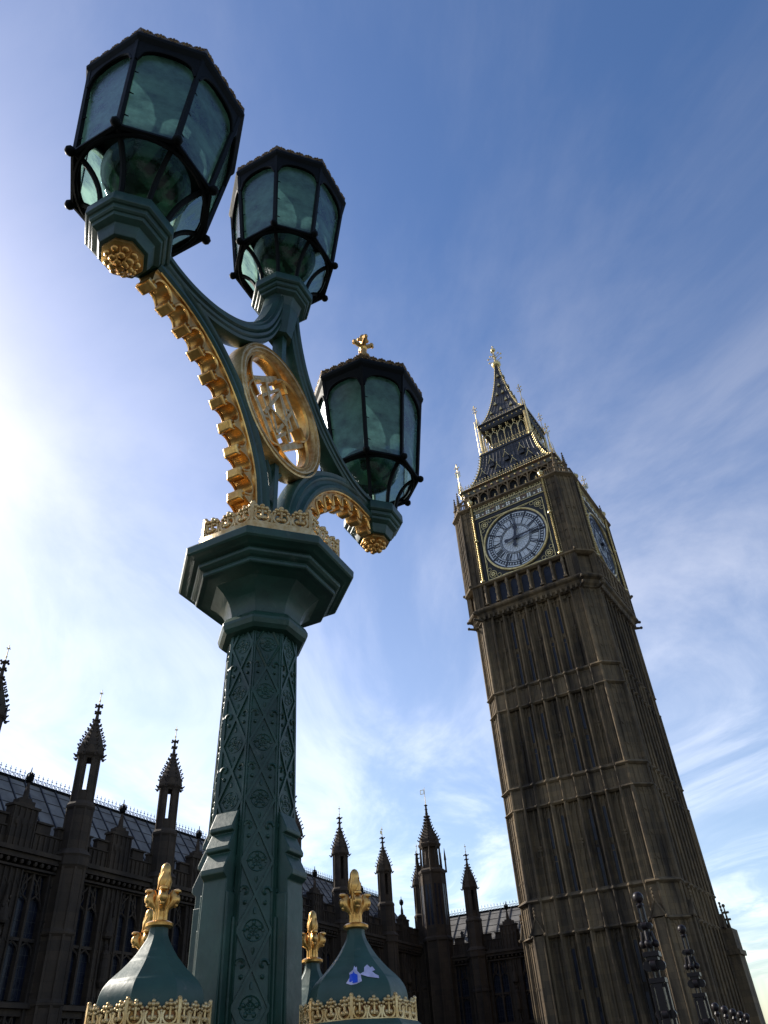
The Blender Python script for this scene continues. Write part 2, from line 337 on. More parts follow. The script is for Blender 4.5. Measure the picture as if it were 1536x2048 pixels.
# stepped buttresses on the four sides facing the little turrets
for q in range(4):
    bt = MB(); a = q * PI / 2; wd = 0.040
    prof = [(0.09, 0.655), (0.127, 0.655), (0.152, 0.605), (0.152, 0.594), (0.140, 0.590), (0.163, 0.548), (0.163, 0.537), (0.151, 0.533), (0.176, 0.488), (0.176, 0.474), (0.160, 0.462), (0.164, 0.2), (0.172, -0.1), (0.182, -0.5), (0.09, -0.5)]
    n = len(prof); vs = [(r, -wd, z) for r, z in prof] + [(r, wd, z) for r, z in prof]
    bt.add(vs, [tuple(range(n)), tuple(range(2 * n - 1, n - 1, -1))] + [(i, (i + 1) % n, n + (i + 1) % n, n + i) for i in range(n)])
    for e in (-1, 1):
        bt.box((0.140, e * 0.0425, 0.0), (0.038, 0.008, 0.86)); bt.box((0.128, e * 0.049, -0.02), (0.014, 0.008, 0.78))
    bt.xf(Matrix.Rotation(a, 4, 'Z')); bt.build('buttress', GREEN, lamp, bevel=0.003, loc=E_)
# pedestal (below the picture)
b = MB(); b.lathe([(0.36, -0.46), (0.36, -0.20), (0.33, -0.16), (0.24, -0.12), (0.22, -0.02), (0.17, 0.03)]); b.build('pedestal', GREEN, lamp, bevel=0.006, loc=E_)

b = MB(); b.lathe([(0.120, 1.262), (0.148, 1.268), (0.160, 1.280), (0.166, 1.296), (0.166, 1.306), (0.158, 1.322), (0.147, 1.332), (0.136, 1.337)]); b.build('shaft_collar', GREEN, lamp, smooth=18, bevel=0.003, loc=E_)
b = MB(); b.lathe([(0.134, 1.33), (0.136, 1.352), (0.143, 1.378), (0.157, 1.404), (0.178, 1.428), (0.206, 1.448), (0.240, 1.460), (0.244, 1.461), (0.262, 1.461), (0.266, 1.466), (0.267, 1.476), (0.262, 1.482),
    (0.276, 1.488), (0.286, 1.496), (0.288, 1.506), (0.284, 1.511), (0.304, 1.515), (0.318, 1.522), (0.332, 1.526), (0.339, 1.533), (0.341, 1.560), (0.336, 1.566), (0.30, 1.580), (0.1, 1.590)])
b.build('capital', GREEN, lamp, smooth=16, bevel=0.002, loc=E_)

def cresting(R, z0, zb, z1, motifs, c=(0, 0), solid=False):
    """pierced gilt band on an octagon: base fillet, a row of rings, leafy tops, corner posts"""
    mb = MB(); s_ = 2 * R * math.sin(PI / 8); H = z1 - zb; w = s_ / motifs; th = w * 0.115
    mb.lathe([(R - th * 0.8, z0), (R + th, z0), (R + th, zb), (R - th * 0.8, zb)], c=c)
    for k in range(8):
        p0 = Vector((*octv(R, k, c), 0)); p1 = Vector((*octv(R, k + 1, c), 0)); t = (p1 - p0).normalized(); nrm = Vector((t.y, -t.x, 0))
        mb.box((p0.x, p0.y, (zb + z1) / 2), (th * 1.7, th * 1.7, H), rz=rad(22.5 + 45 * k)); mb.ball((p0.x, p0.y, z1), th * 1.2, 6, 4)
        for e in (1, -1):
            q = (p0 if e > 0 else p1) + t * (e * w * 0.14); mb.ball((q.x, q.y, zb + H * 0.84), w * 0.15, 6, 5); mb.ball((q.x, q.y, zb + H * 0.60), w * 0.12, 6, 5)
        for j in range(motifs):
            c_ = p0 + t * (w * (j + 0.5)); r = w * 0.41
            mb.tube([c_ + t * (r * math.cos(a)) + Vector((0, 0, zb + r * 0.92 + r * math.sin(a))) for a in [rad(x) for x in range(140, 401, 26)]], th * 0.85, 6)
            zt = zb + H * 0.76
            for dx_, dz_, rr in ((-0.22, 0.02, 0.17), (0.22, 0.02, 0.17), (0, 0.18, 0.15), (0, 0.0, 0.19), (-0.36, -0.14, 0.14), (0.36, -0.14, 0.14), (-0.15, -0.22, 0.14), (0.15, -0.22, 0.14)):
                q = c_ + t * (w * dx_); mb.ball((q.x, q.y, zt + w * dz_), w * rr * 0.85, 7, 5, (1, 1, 0.9))
            q = c_; mb.tube([(q.x, q.y, zb + r * 0.5), (q.x, q.y, zt)], th * 0.8, 5)
            for e in (-1, 1): q = c_ + t * (w * 0.15 * e); mb.ball((q.x, q.y, zb + r * 0.74), w * 0.15, 6, 4)
            if j:
                q = p0 + t * (w * j); mb.tube([(q.x, q.y, zb), (q.x, q.y, zb + H * 0.55)], [th * 0.9, th * 0.6], 5); mb.ball((q.x, q.y, zb + H * 0.5), w * 0.10, 6, 5)
    return mb
cresting(0.280, 1.575, 1.630, 1.716, 3).build('capital_cresting', PALEGOLD, lamp, smooth=50, loc=E_)

# ---- arms
G_ = [(0.150, 1.58), (0.151, 1.75), (0.160, 1.86), (0.182, 1.97), (0.235, 2.09), (0.323, 2.220), (0.441, 2.332), (0.566, 2.405), (0.706, 2.445), (0.870, 2.456)]
O_ = [(0.040, 1.58), (0.045, 1.75), (0.060, 1.90), (0.095, 2.05), (0.165, 2.195), (0.276, 2.336), (0.396, 2.432), (0.525, 2.507), (0.660, 2.556), (0.870, 2.585)]
UO = [(0.880, 2.618), (0.790, 2.603), (0.690, 2.605), (0.590, 2.628), (0.500, 2.666), (0.400, 2.730), (0.310, 2.812), (0.240, 2.900), (0.190, 2.990), (0.145, 3.110), (0.115, 3.230), (0.102, 3.33)]
UI = [(0.880, 2.520), (0.780, 2.500), (0.665, 2.503), (0.555, 2.530), (0.455, 2.570), (0.350, 2.630), (0.255, 2.712), (0.180, 2.800), (0.120, 2.890), (0.070, 3.010), (0.030, 3.150), (0.0, 3.33)]
SEC = [(0.0, 0.030), (0.02, 0.046), (0.12, 0.056), (0.24, 0.056), (0.30, 0.044), (0.36, 0.040), (0.50, 0.040), (0.55, 0.047), (0.62, 0.052), (0.70, 0.047), (0.76, 0.038), (0.84, 0.040), (0.93, 0.044), (1.0, 0.030)]
SECU = [(0.0, 0.022), (0.05, 0.040), (0.16, 0.046), (0.22, 0.036), (0.30, 0.048), (0.40, 0.052), (0.46, 0.042), (0.54, 0.058), (0.70, 0.062), (0.78, 0.050), (0.86, 0.054), (1.0, 0.030)]
def sidecell(sx):
    arm = MB(); NS = 60
    arm.ribbon([(sx * x, z) for x, z in cr(G_, NS)], [(sx * x, z) for x, z in cr(O_, NS)], SEC)
    arm.ribbon([(sx * x, z) for x, z in cr(UI, NS)], [(sx * x, z) for x, z in cr(UO, NS)], SECU)
    a = arm.build('arm', GREEN, lamp, smooth=30, loc=E_)
    # gilded scalloped corbel table below the arch
    n = 11; per = 14; K = cr(G_, n * per + 1); sc_ = MB(); A = []; B = []
    for i, (x, z) in enumerate(K):
        x0, z0_ = K[max(0, i - 1)]; x1, z1_ = K[min(len(K) - 1, i + 1)]; d = Vector((x1 - x0, z1_ - z0_)).normalized(); nn = Vector((d.y, -d.x))
        f = ((i % per) / per - 0.5) * 2
        dep = 0.074 - 0.056 * math.sqrt(max(0, 1 - (f / 0.80) ** 2)) if abs(f) < 0.80 else 0.074
        A.append((sx * x, z)); B.append((sx * (x + nn.x * dep), z + nn.y * dep))
    sc_.ribbon(A, B, [(0.0, 0.044), (0.1, 0.044), (0.16, 0.036), (0.9, 0.036), (1.0, 0.030)])
    for e in (-1, 1):        # raised rims of the little arches
        for c in range(n):
            seg = [Vector((B[i][0], e * 0.037, B[i][1])) for i in range(c * per + 1, (c + 1) * per, 1)]
            sc_.tube(seg, 0.0058, 5)
        sc_.tube([Vector((p[0], e * 0.043, p[1])) for p in A[::4]], 0.005, 5)
    o = sc_.build('gilded_scallops', GOLD, lamp, smooth=35, loc=E_)
    for c in range(1, n + 1):
        i = min(c * per, len(K) - 2); x, z = K[i]; d = Vector((K[i + 1][0] - K[i - 1][0], K[i + 1][1] - K[i - 1][1])).normalized(); nn = Vector((d.y, -d.x))
        M = Matrix(((sx * d.x, 0, sx * nn.x), (0, 1, 0), (d.y, 0, nn.y)))
        cx_, cz_ = x + nn.x * 0.076, z + nn.y * 0.076
        q = MB(); q.lathe([(0.022, -0.030), (0.024, -0.016), (0.031, -0.010), (0.032, 0.010), (0.024, 0.018)], n=4)
        q.xf(Matrix.Scale(1.5, 4, (0, 1, 0))); q.xf(Matrix.Translation((sx * cx_, 0, cz_)) @ M.to_4x4())
        q.build('corbel_block', GOLD, lamp, bevel=0.0035, loc=E_)
for sx in (-1, 1): sidecell(sx)
b = MB()
b.box((0, 0, 1.86), (0.030, 0.05, 0.62))
for e in (-1, 1):
    b.tube([(0, 0, 2.02), (e * 0.020, 0, 2.10), (e * 0.055, 0, 2.15)], 0.013, 6)
    b.tube([(0, 0, 1.90), (e * 0.02, 0, 1.95), (e * 0.045, 0, 1.93)], 0.010, 6)
b.build('centre_stem', GREEN, lamp, smooth=30, bevel=0.003, loc=E_)
b = MB(); b.box((0, 0, 2.96), (0.035, 0.06, 0.26)); b.lathe([(0.06, 3.05), (0.085, 3.2), (0.095, 3.42)], n=8); b.build('upper_stem', GREEN, lamp, smooth=30, loc=E_)
# ---- pierced roundel with interlaced letters V and A
rc = (0.0, 2.495); ro = MB()
def ringpath(r, y, n=56, a0=0, a1=360, cx=0, cz=0): return [Vector((rc[0] + cx + r * math.cos(rad(a0 + (a1 - a0) * i / n)), y, rc[1] + cz + r * math.sin(rad(a0 + (a1 - a0) * i / n)))) for i in range(n + (0 if a1 - a0 == 360 else 1))]
A = [(rc[0] + 0.338 * math.cos(2 * PI * i / 64), rc[1] + 0.338 * math.sin(2 * PI * i / 64)) for i in range(65)]
B = [(rc[0] + 0.282 * math.cos(2 * PI * i / 64), rc[1] + 0.282 * math.sin(2 * PI * i / 64)) for i in range(65)]
ro.ribbon(A, B, [(0, 0.032), (0.06, 0.044), (0.18, 0.048), (0.26, 0.036), (0.34, 0.036), (0.44, 0.048), (0.56, 0.048), (0.64, 0.034), (0.74, 0.034), (0.86, 0.042), (1, 0.026)])
ro.build('roundel_ring', PALEGOLD, lamp, smooth=30, loc=E_)
ro = MB()
for q in range(4):       # four foils cusped to the ring
    a0 = 45 + 90 * q; cx_, cz_ = 0.125 * math.cos(rad(a0)), 0.125 * math.sin(rad(a0)); n = 30
    A = []; B = []
    for i in range(n + 1):
        a = rad(a0 - 104 + 208 * i / n); A.append((rc[0] + cx_ + 0.164 * math.cos(a), rc[1] + cz_ + 0.164 * math.sin(a))); B.append((rc[0] + cx_ + 0.148 * math.cos(a), rc[1] + cz_ + 0.148 * math.sin(a)))
    ro.ribbon(A, B, [(0, 0.030), (0.5, 0.032), (1, 0.022)])
ro.build('roundel_foils', GOLD, lamp, smooth=35, loc=E_)
st = MB()
def star(r, p, n=14):
    out = []
    for q in range(4):
        for i in range(n):
            t = PI / 2 * (q + i / n); c_, s_ = math.cos(t), math.sin(t)
            out.append((rc[0] + r * math.copysign(abs(c_) ** p, c_), rc[1] + r * math.copysign(abs(s_) ** p, s_)))
    return out
s1 = star(0.270, 2.1); s2 = star(0.222, 2.1)
st.ribbon(s1 + s1[:1], s2 + s2[:1], [(0, 0.010), (0.1, 0.015), (1, 0.015)])
def bar(p, q, w, h):
    d = Vector((q[0] - p[0], q[1] - p[1])); n = Vector((-d.y, d.x)).normalized() * w / 2
    vs = []
    for y in (-h, h):
        for s_, P in ((1, p), (-1, p), (-1, q), (1, q)): vs.append((rc[0] + P[0] + s_ * n.x, y, rc[1] + P[1] + s_ * n.y))
    st.add(vs, [(0, 1, 2, 3), (7, 6, 5, 4), (0, 4, 5, 1), (1, 5, 6, 2), (2, 6, 7, 3), (3, 7, 4, 0)])
bar((-0.105, 0.098), (0.0, -0.135), 0.019, 0.017); bar((0.105, 0.098), (0.0, -0.135), 0.019, 0.018)     # V
bar((-0.105, -0.098), (0.0, 0.135), 0.019, 0.019); bar((0.105, -0.098), (0.0, 0.135), 0.019, 0.020)     # A
bar((-0.085, -0.030), (0.085, -0.030), 0.014, 0.0215)
pts = [Vector((rc[0] + (0.006 + 0.0035 * j) * math.cos(j * 0.8), 0.0, rc[1] - 0.075 + (0.006 + 0.0035 * j) * math.sin(j * 0.8))) for j in range(9)]
st.tube(pts, 0.007, 6)
for sx_ in (-1, 1):
    for sz_ in (-1, 1):
        bar((sx_ * 0.125, 0.0), (0.0, sz_ * 0.165), 0.016, 0.0135)
        bar((sx_ * 0.06, sz_ * 0.082), (sx_ * 0.11, sz_ * 0.115), 0.014, 0.0125)
st.build('monogram', PALEGOLD, lamp, smooth=35, bevel=0.003, loc=E_)

# ---- lanterns
def make_lantern():
    root = bpy.data.objects.new('lantern', None); COL.objects.link(root); root.parent = lamp; root.empty_display_size = 0.1
    V = lambda R, k, z: Vector((*octv(R, k), z))
    fr = MB()
    for k in range(8):
        fr.tube([V(0.272, k, 0.0), V(0.345, k, 0.655)], 0.013, 4)
        fr.tube([V(0.276, k, 0.0), V(0.276, k + 1, 0.0)], 0.013, 6)
        fr.tube([V(0.26, k, 0.018), V(0.26, k + 1, 0.018)], 0.010, 4)
        p = V(0.292, k, 0.0); fr.ball(p, 0.021, 8, 6); fr.tube([V(0.27, k, 0), p], 0.012, 6)
        # basket ribs down to the collar
        rib = [V(0.128 + 0.150 * (1 - math.sin(t * PI / 2)) ** 0.9, k, -0.252 * (1 - math.cos(t * PI / 2)) ** 1.0) for t in [i / 12 for i in range(13)]]
        fr.tube(rib, 0.0115, 6)
        # arched head plate of the upper panels
        P = []
        top = [V(0.347, k, 0.655), V(0.347, k + 1, 0.655)]
        n = 12; vs = []
        for i in range(n + 1):
            t = i / n; zz = 0.50 + 0.105 * math.sqrt(max(0, 1 - abs(2 * t - 1) ** 2.4))
            Rr = 0.272 + (0.345 - 0.272) * zz / 0.655
            q = V(Rr, k, zz).lerp(V(Rr, k + 1, zz), 0.03 + 0.94 * t); q2 = V(0.345, k, 0.66).lerp(V(0.345, k + 1, 0.66), t)
            nn = (V(1, k, 0) + V(1, k + 1, 0)).normalized() * 0.007
            vs += [q + nn, q2 + nn, q - nn, q2 - nn]
        fs = []
        for i in range(n):
            a = 4 * i; fs += [(a, a + 4, a + 5, a + 1), (a + 2, a + 3, a + 7, a + 6), (a, a + 2, a + 6, a + 4)]
        fr.add(vs, fs)
        fr.tube([vs[4 * i] for i in range(n + 1)], 0.006, 5)
        fr.ball(V(0.300, k, 0.30), 0.006, 5, 4)
    for rr, zz, tr_ in ((0.250, -0.012, 0.009), (0.243, 0.012, 0.006)): fr.tube([(rr * math.cos(2 * PI * i / 40), rr * math.sin(2 * PI * i / 40), zz) for i in range(40)], tr_, 6, closed=True)
    for k in range(8):      # small spikes holding the panes
        for zz in (0.10, 0.26, 0.42):
            Rr = 0.272 + 0.073 * zz / 0.655; p = V(Rr, k, zz); d = (V(1, k + 1, 0) - V(1, k, 0)).normalized()
            fr.tube([p, p + d * 0.028 + Vector((0, 0, -0.008))], [0.004, 0.002], 4)
    fr.lathe([(0.115, -0.262), (0.135, -0.262), (0.135, -0.235), (0.115, -0.235)])
    fr.build('frame', IRON, root, smooth=35)
    rf = MB(); rf.lathe([(0.330, 0.640), (0.352, 0.650), (0.368, 0.672), (0.372, 0.690), (0.366, 0.712), (0.335, 0.730), (0.29, 0.765), (0.22, 0.81), (0.14, 0.88), (0.09, 0.97), (0.06, 1.06), (0.045, 1.145)])
    rf.build('roof', IRON, root, bevel=0.003)
    cm = cresting(0.360, 0.700, 0.710, 0.752, 5)
    cm.build('roof_cresting', DARKGILT, root, smooth=50)
    FZ = 0.172; fi = MB(); fi.lathe([(0.042, 0.968), (0.050, 0.975), (0.050, 0.99), (0.034, 1.0), (0.026, 1.03), (0.022, 1.075)], n=8)
    fi.lathe([(0.022, 1.075), (0.030, 1.09), (0.022, 1.105)], n=8)
    for k in range(4):
        a = k * PI / 2 + PI / 4; u = Vector((math.cos(a), math.sin(a), 0))
        fi.tube([Vector((0, 0, 1.10)), u * 0.03 + Vector((0, 0, 1.125)), u * 0.060 + Vector((0, 0, 1.145)), u * 0.072 + Vector((0, 0, 1.128))], [0.013, 0.017, 0.016, 0.010], 6)
        fi.ball(u * 0.062 + Vector((0, 0, 1.155)), 0.017, 6, 5); fi.ball(u * 0.03 + Vector((0, 0, 1.185)), 0.015, 6, 5)
    fi.lathe([(0.014, 1.11), (0.016, 1.16), (0.026, 1.185), (0.028, 1.205), (0.018, 1.232), (0.005, 1.245)], n=8)
    fi.xf(Matrix.Translation((0, 0, FZ))); fi.build('finial', GOLD, root, smooth=40)
    for k in range(8):
        g_ = MB(); g_.add([V(0.262, k, 0.01), V(0.262, k + 1, 0.01), V(0.332, k + 1, 0.63), V(0.332, k, 0.63)], [(0, 1, 2, 3)])
        g_.build('glass_pane', PANE, root)
    bw = MB(); pr = [(0.172 * math.sin(t) + 0.001, 0.115 - 0.140 * math.cos(t)) for t in [i / 9 * PI / 2 for i in range(10)]] + [(0.180, 0.125), (0.16, 0.13)]
    bw.lathe(pr, n=32, cap=False); bw.build('glass_bowl', BOWL, root, smooth=60)
    lb = MB(); lb.lathe([(0.03, 0.60), (0.035, 0.30), (0.075, 0.27), (0.08, 0.24), (0.05, 0.22)], n=12); lb.tube([(0, 0, 0.05), (0, 0, 0.62)], 0.012, 6)
    for e in (-1, 1): lb.box((e * 0.06, 0, 0.14), (0.035, 0.05, 0.12))
    lb.build('lamp_fitting', DARKGILT, root, smooth=40)
    return root
def collar(x, T, pend):
    b = MB(); pr = [(0.118, T + 0.02), (0.150, T + 0.012), (0.163, T + 0.004), (0.167, T - 0.008), (0.167, T - 0.052), (0.158, T - 0.060), (0.150, T - 0.062), (0.148, T - 0.078), (0.140, T - 0.086), (0.134, T - 0.088), (0.132, T - 0.102), (0.116, T - 0.112), (0.108, T - 0.116)]
    pr += ([(0.100, T - 0.150), (0.092, T - 0.168), (0.07, T - 0.172)] if pend else [(0.098, T - 0.135), (0.088, T - 0.17), (0.07, T - 0.19)])
    b.lathe(pr, c=(x, 0)); b.build('lantern_collar', GREEN, lamp, smooth=18, bevel=0.002, loc=E_)
    if pend:
        g_ = MB(); g_.lathe([(0.074, T - 0.168), (0.078, T - 0.172), (0.078, T - 0.186), (0.062, T - 0.192), (0.052, T - 0.205), (0.030, T - 0.215)], c=(x, 0))
        random.seed(9)
        for ring, rr, zz, br in ((9, 0.052, -0.200, 0.0155), (6, 0.034, -0.215, 0.0165), (3, 0.014, -0.225, 0.0165)):
            for q in range(ring):
                a = 2 * PI * q / ring + ring; g_.ball((x + rr * math.cos(a), rr * math.sin(a), T + zz), br, 7, 5, (1, 1, 0.8))
                a2 = a + PI / ring; g_.tube([(x + rr * 1.1 * math.cos(a2), rr * 1.1 * math.sin(a2), T + zz + 0.006), (x + rr * 0.6 * math.cos(a2), rr * 0.6 * math.sin(a2), T + zz - 0.014)], 0.0055, 5)
        g_.build('gilded_pendant', GOLD, lamp, smooth=60, loc=E_)
lan = make_lantern(); lan.location = (0, 0, EYE + Z2)
for x in (-XS, XS):
    c = copy_tree(lan, lamp); c.location = (x, 0, EYE + ZA)
collar(0, Z2 - 0.262, False); collar(-XS, ZA - 0.262, True); collar(XS, ZA - 0.262, True)

# ---- four small domed turrets round the foot of the shaft
def make_turret():
    r = bpy.data.objects.new('corner_turret', None); COL.objects.link(r); r.parent = lamp; r.empty_display_size = 0.1
    dm = MB(); pr = cr([(0.0225, 0.321), (0.025, 0.300), (0.033, 0.284), (0.052, 0.256), (0.078, 0.228), (0.104, 0.205), (0.119, 0.187), (0.126, 0.168), (0.128, 0.140)], 22)
    dm.lathe(pr); dm.build('dome', GREEN2, r, smooth=20, bevel=0.0015)
    bs = MB(); bs.lathe([(0.10, -0.50), (0.10, -0.02), (0.115, 0.02), (0.130, 0.045), (0.135, 0.055), (0.148, 0.060), (0.152, 0.070), (0.160, 0.076), (0.163, 0.086), (0.160, 0.098), (0.148, 0.108), (0.12, 0.112)])
    bs.build('base', GREEN2, r, bevel=0.002)
    cresting(0.143, 0.098, 0.110, 0.156, 3, solid=True).build('dome_cresting', PALEGOLD, r, smooth=50)
    bk = MB(); bk.lathe([(0.128, 0.10), (0.1375, 0.10), (0.1375, 0.141), (0.128, 0.141)]); bk.build('cresting_backing', REDGOLD, r)
    f = MB(); f.lathe([(0.022, 0.316), (0.033, 0.319), (0.034, 0.325), (0.028, 0.329), (0.019, 0.332)], n=16)
    for k in range(4):
        a = rad(41 + 90 * k); u = Vector((math.cos(a), math.sin(a), 0)); z = lambda h: Vector((0, 0, h))
        f.tube([u * 0.010 + z(0.328), u * 0.0095 + z(0.350), u * 0.014 + z(0.362), u * 0.023 + z(0.370), u * 0.0285 + z(0.380), u * 0.025 + z(0.392), u * 0.026 + z(0.400)], [0.0085, 0.0080, 0.0085, 0.0115, 0.0135, 0.0105, 0.007], 8)
        f.ball(u * 0.0335 + z(0.3985), 0.0105, 8, 5, (1.1, 1.1, 0.55)); f.ball(u * 0.0325 + z(0.380), 0.0115, 8, 6, (1, 1, 1.15))
        f.ball(u * 0.033 + z(0.367), 0.006, 6, 4)
        a2 = a + PI / 4; u2 = Vector((math.cos(a2), math.sin(a2), 0)); f.tube([u2 * 0.012 + z(0.33), u2 * 0.011 + z(0.355), u2 * 0.017 + z(0.372), u2 * 0.018 + z(0.388)], [0.004, 0.004, 0.006, 0.004], 6)
    f.lathe([(0.012, 0.380), (0.0115, 0.396), (0.0135, 0.406), (0.0170, 0.418), (0.0172, 0.428), (0.0128, 0.440), (0.0132, 0.446), (0.0118, 0.456), (0.007, 0.463), (0.001, 0.466)], n=14)
    for k in range(5):
        a = 2 * PI * k / 5; f.tube([(0.015 * math.cos(a), 0.015 * math.sin(a), 0.402), (0.0165 * math.cos(a + 0.5), 0.0165 * math.sin(a + 0.5), 0.420), (0.014 * math.cos(a + 1), 0.014 * math.sin(a + 1), 0.442)], [0.002, 0.0028, 0.0015], 5)
    f.build('finial', GOLD, r, smooth=50)
    return r
tu = make_turret(); tu.location = (-0.362, 0, EYE)
tl = []
for x, y in ((0, -0.352), (0, 0.362), (0.362, 0)):
    c = copy_tree(tu, lamp); c.location = (x, y, EYE); tl.append(c)
# peeled sticker remains on the front right dome
def dome_pt(a, z, off):
    pr = cr([(0.0225, 0.321), (0.025, 0.300), (0.033, 0.284), (0.052, 0.256), (0.078, 0.228), (0.104, 0.205), (0.119, 0.187), (0.126, 0.168), (0.128, 0.140)], 60)
    r = next((pr[i][0] + (pr[i + 1][0] - pr[i][0]) * (pr[i][1] - z) / (pr[i][1] - pr[i + 1][1]) for i in range(59) if pr[i][1] >= z >= pr[i + 1][1]), 0.12)
    f = (a + 22.5) % 45 - 22.5
    ap = r * math.cos(PI / 8) / math.cos(rad(f)) + off
    return Vector((ap * math.cos(rad(a)), ap * math.sin(rad(a)), z + off * 0.8))
def patch(name, outline, m, parent, off, label):
    n = len(outline); ca = sum(p[0] for p in outline) / n; cz_ = sum(p[1] for p in outline) / n; vs = []; rings = 6
    for j in range(rings + 1):
        for p in outline: t = j / rings; vs.append(dome_pt(ca + (p[0] - ca) * t, cz_ + (p[1] - cz_) * t, off))
    fs = [(j * n + i, j * n + (i + 1) % n, (j + 1) * n + (i + 1) % n, (j + 1) * n + i) for j in range(rings) for i in range(n)]
    mb = MB(); mb.add(vs, fs); mb.build(name, m, parent, label=label)
T2 = tl[0]
patch('sticker_remnant', [(-165, 0.182), (-160.4, 0.195), (-162.4, 0.205), (-157.1, 0.212), (-155.8, 0.222), (-153.9, 0.217), (-151.9, 0.220), (-151.2, 0.209), (-146.7, 0.200), (-146, 0.185), (-152.6, 0.179), (-158.4, 0.177)], PAPER, T2, 0.0012, 'torn white sticker remains')
patch('blue_sticker', [(-161, 0.184), (-161, 0.200), (-157.2, 0.202), (-156.4, 0.207), (-154.8, 0.202), (-151, 0.199), (-151, 0.182), (-155.6, 0.180)], BLUEINK, T2, 0.0022, 'blue patch left on the torn sticker')
patch('sticker_remnant', [(-148, 0.201), (-141.3, 0.207), (-139.1, 0.218), (-131.7, 0.225), (-128.7, 0.217), (-124.2, 0.220), (-122.7, 0.211), (-128.7, 0.208), (-125.7, 0.201), (-122, 0.197), (-122.7, 0.191), (-130.2, 0.193), (-137.6, 0.195)], PAPER, T2, 0.0012, 'long torn paper strip')

# ------------------------------------------------------------------ clock tower (heights from eye level)
TW, TC = 6.3, 1.22
MT = Matrix.Translation((16.5767, 67.7157, -3.0)) @ Matrix.Rotation(-0.5367057564, 4, 'Z')
tower = thing('clock_tower', 'tall gothic stone clock tower with gilded belfry and iron spire', 'clock tower', MT)
ET = (0, 0, 3.0 + EYE)
R4 = [Matrix.Rotation(k * PI / 2, 4, 'Z') for k in range(4)]
def around(quarter):
    out = []
    for k in range(4):
        c, s_ = [(1, 0), (0, 1), (-1, 0), (0, -1)][k]
        out += [(x * c - y * s_, x * s_ + y * c) for x, y in quarter]
    return out
def scaled(poly, f): return [(x * f, y * f) for x, y in poly]
XR = TW - TC - 0.95            # inner edge of the corner pier fronts
NB = 7; BW = 2 * XR / NB
def quarter_plan(w, c, xr, rec, rib=0.17, sub=0.045, ribout=0.06, detail=True):
    q = [(-w, -w + c)]
    # chamfer with two slim ribs
    d = Vector((c, -c)); nrm = Vector((-1, -1)).normalized()
    def ch(t, o): p = Vector((-w, -w + c)) + d * t + nrm * o; return (p.x, p.y)
    if detail: q += [ch(0.05, 0.05), ch(0.10, 0.05), ch(0.11, -0.03), ch(0.46, -0.03), ch(0.47, 0.03), ch(0.53, 0.03), ch(0.54, -0.03), ch(0.89, -0.03), ch(0.90, 0.05), ch(0.95, 0.05)]
    q += [(-w + c, -w)]
    f0, f1 = -w + c, -xr
    if detail: q += [(f0 + 0.06, -w - 0.06), (f0 + 0.10, -w - 0.06), (f0 + 0.20, -w + 0.05), ((f0 + f1) / 2 - 0.05, -w + 0.05), ((f0 + f1) / 2 - 0.05, -w), ((f0 + f1) / 2 + 0.05, -w), ((f0 + f1) / 2 + 0.05, -w + 0.05), (f1 - 0.20, -w + 0.05), (f1 - 0.10, -w - 0.05), (f1 - 0.02, -w - 0.05), (f1, -w)]
    bw = 2 * xr / NB; y0 = -w + rec
    for i in range(NB):
        a = -xr + i * bw; b_ = a + bw; m_ = (a + b_) / 2
        if i: q += [(a + 0.035, -w + ribout), (a + rib, -w + ribout + 0.12), (a + rib, y0 - 0.10), (a + rib + 0.06, y0)]
        else: q += [(a + 0.02, y0 - 0.12), (a + 0.10, y0)]
        q += [(m_ - sub - 0.07, y0), (m_ - sub, y0 - 0.15), (m_ + sub, y0 - 0.15), (m_ + sub + 0.07, y0)] if (detail and i in (0, 3, 6)) else ([(m_ - 0.24, y0), (m_ - 0.20, y0 - 0.16), (m_ - 0.14, y0 - 0.16), (m_ - 0.12, y0), (m_ + 0.12, y0), (m_ + 0.14, y0 - 0.16), (m_ + 0.20, y0 - 0.16), (m_ + 0.24, y0)] if detail else [])
        if i < NB - 1: q += [(b_ - rib - 0.06, y0), (b_ - rib, y0 - 0.10), (b_ - rib, -w + ribout + 0.12), (b_ - 0.035, -w + ribout)]
        else: q += [(b_ - 0.10, y0), (b_ - 0.02, y0 - 0.12)]
    q += [(xr, -w), (xr + 0.02, -w - 0.05), (xr + 0.10, -w - 0.05), (xr + 0.20, -w + 0.05)] if detail else [(xr, -w)]
    m2 = (xr + w - c) / 2
    if detail: q += [(m2 - 0.05, -w + 0.05), (m2 - 0.05, -w), (m2 + 0.05, -w), (m2 + 0.05, -w + 0.05), (w - c - 0.20, -w + 0.05), (w - c - 0.10, -w - 0.06), (w - c - 0.06, -w - 0.06)]
    q += [(w - c, -w)]
    return q
REC = 0.42
plan = around(quarter_plan(TW, TC, XR, REC)); flat = around(quarter_plan(TW, TC, XR, 0.16, detail=False, ribout=-0.02))
stages = [(-4.55, 7.9), (10.25, 17.15), (18.85, 25.8), (27.5, 35.3)]
b = MB()
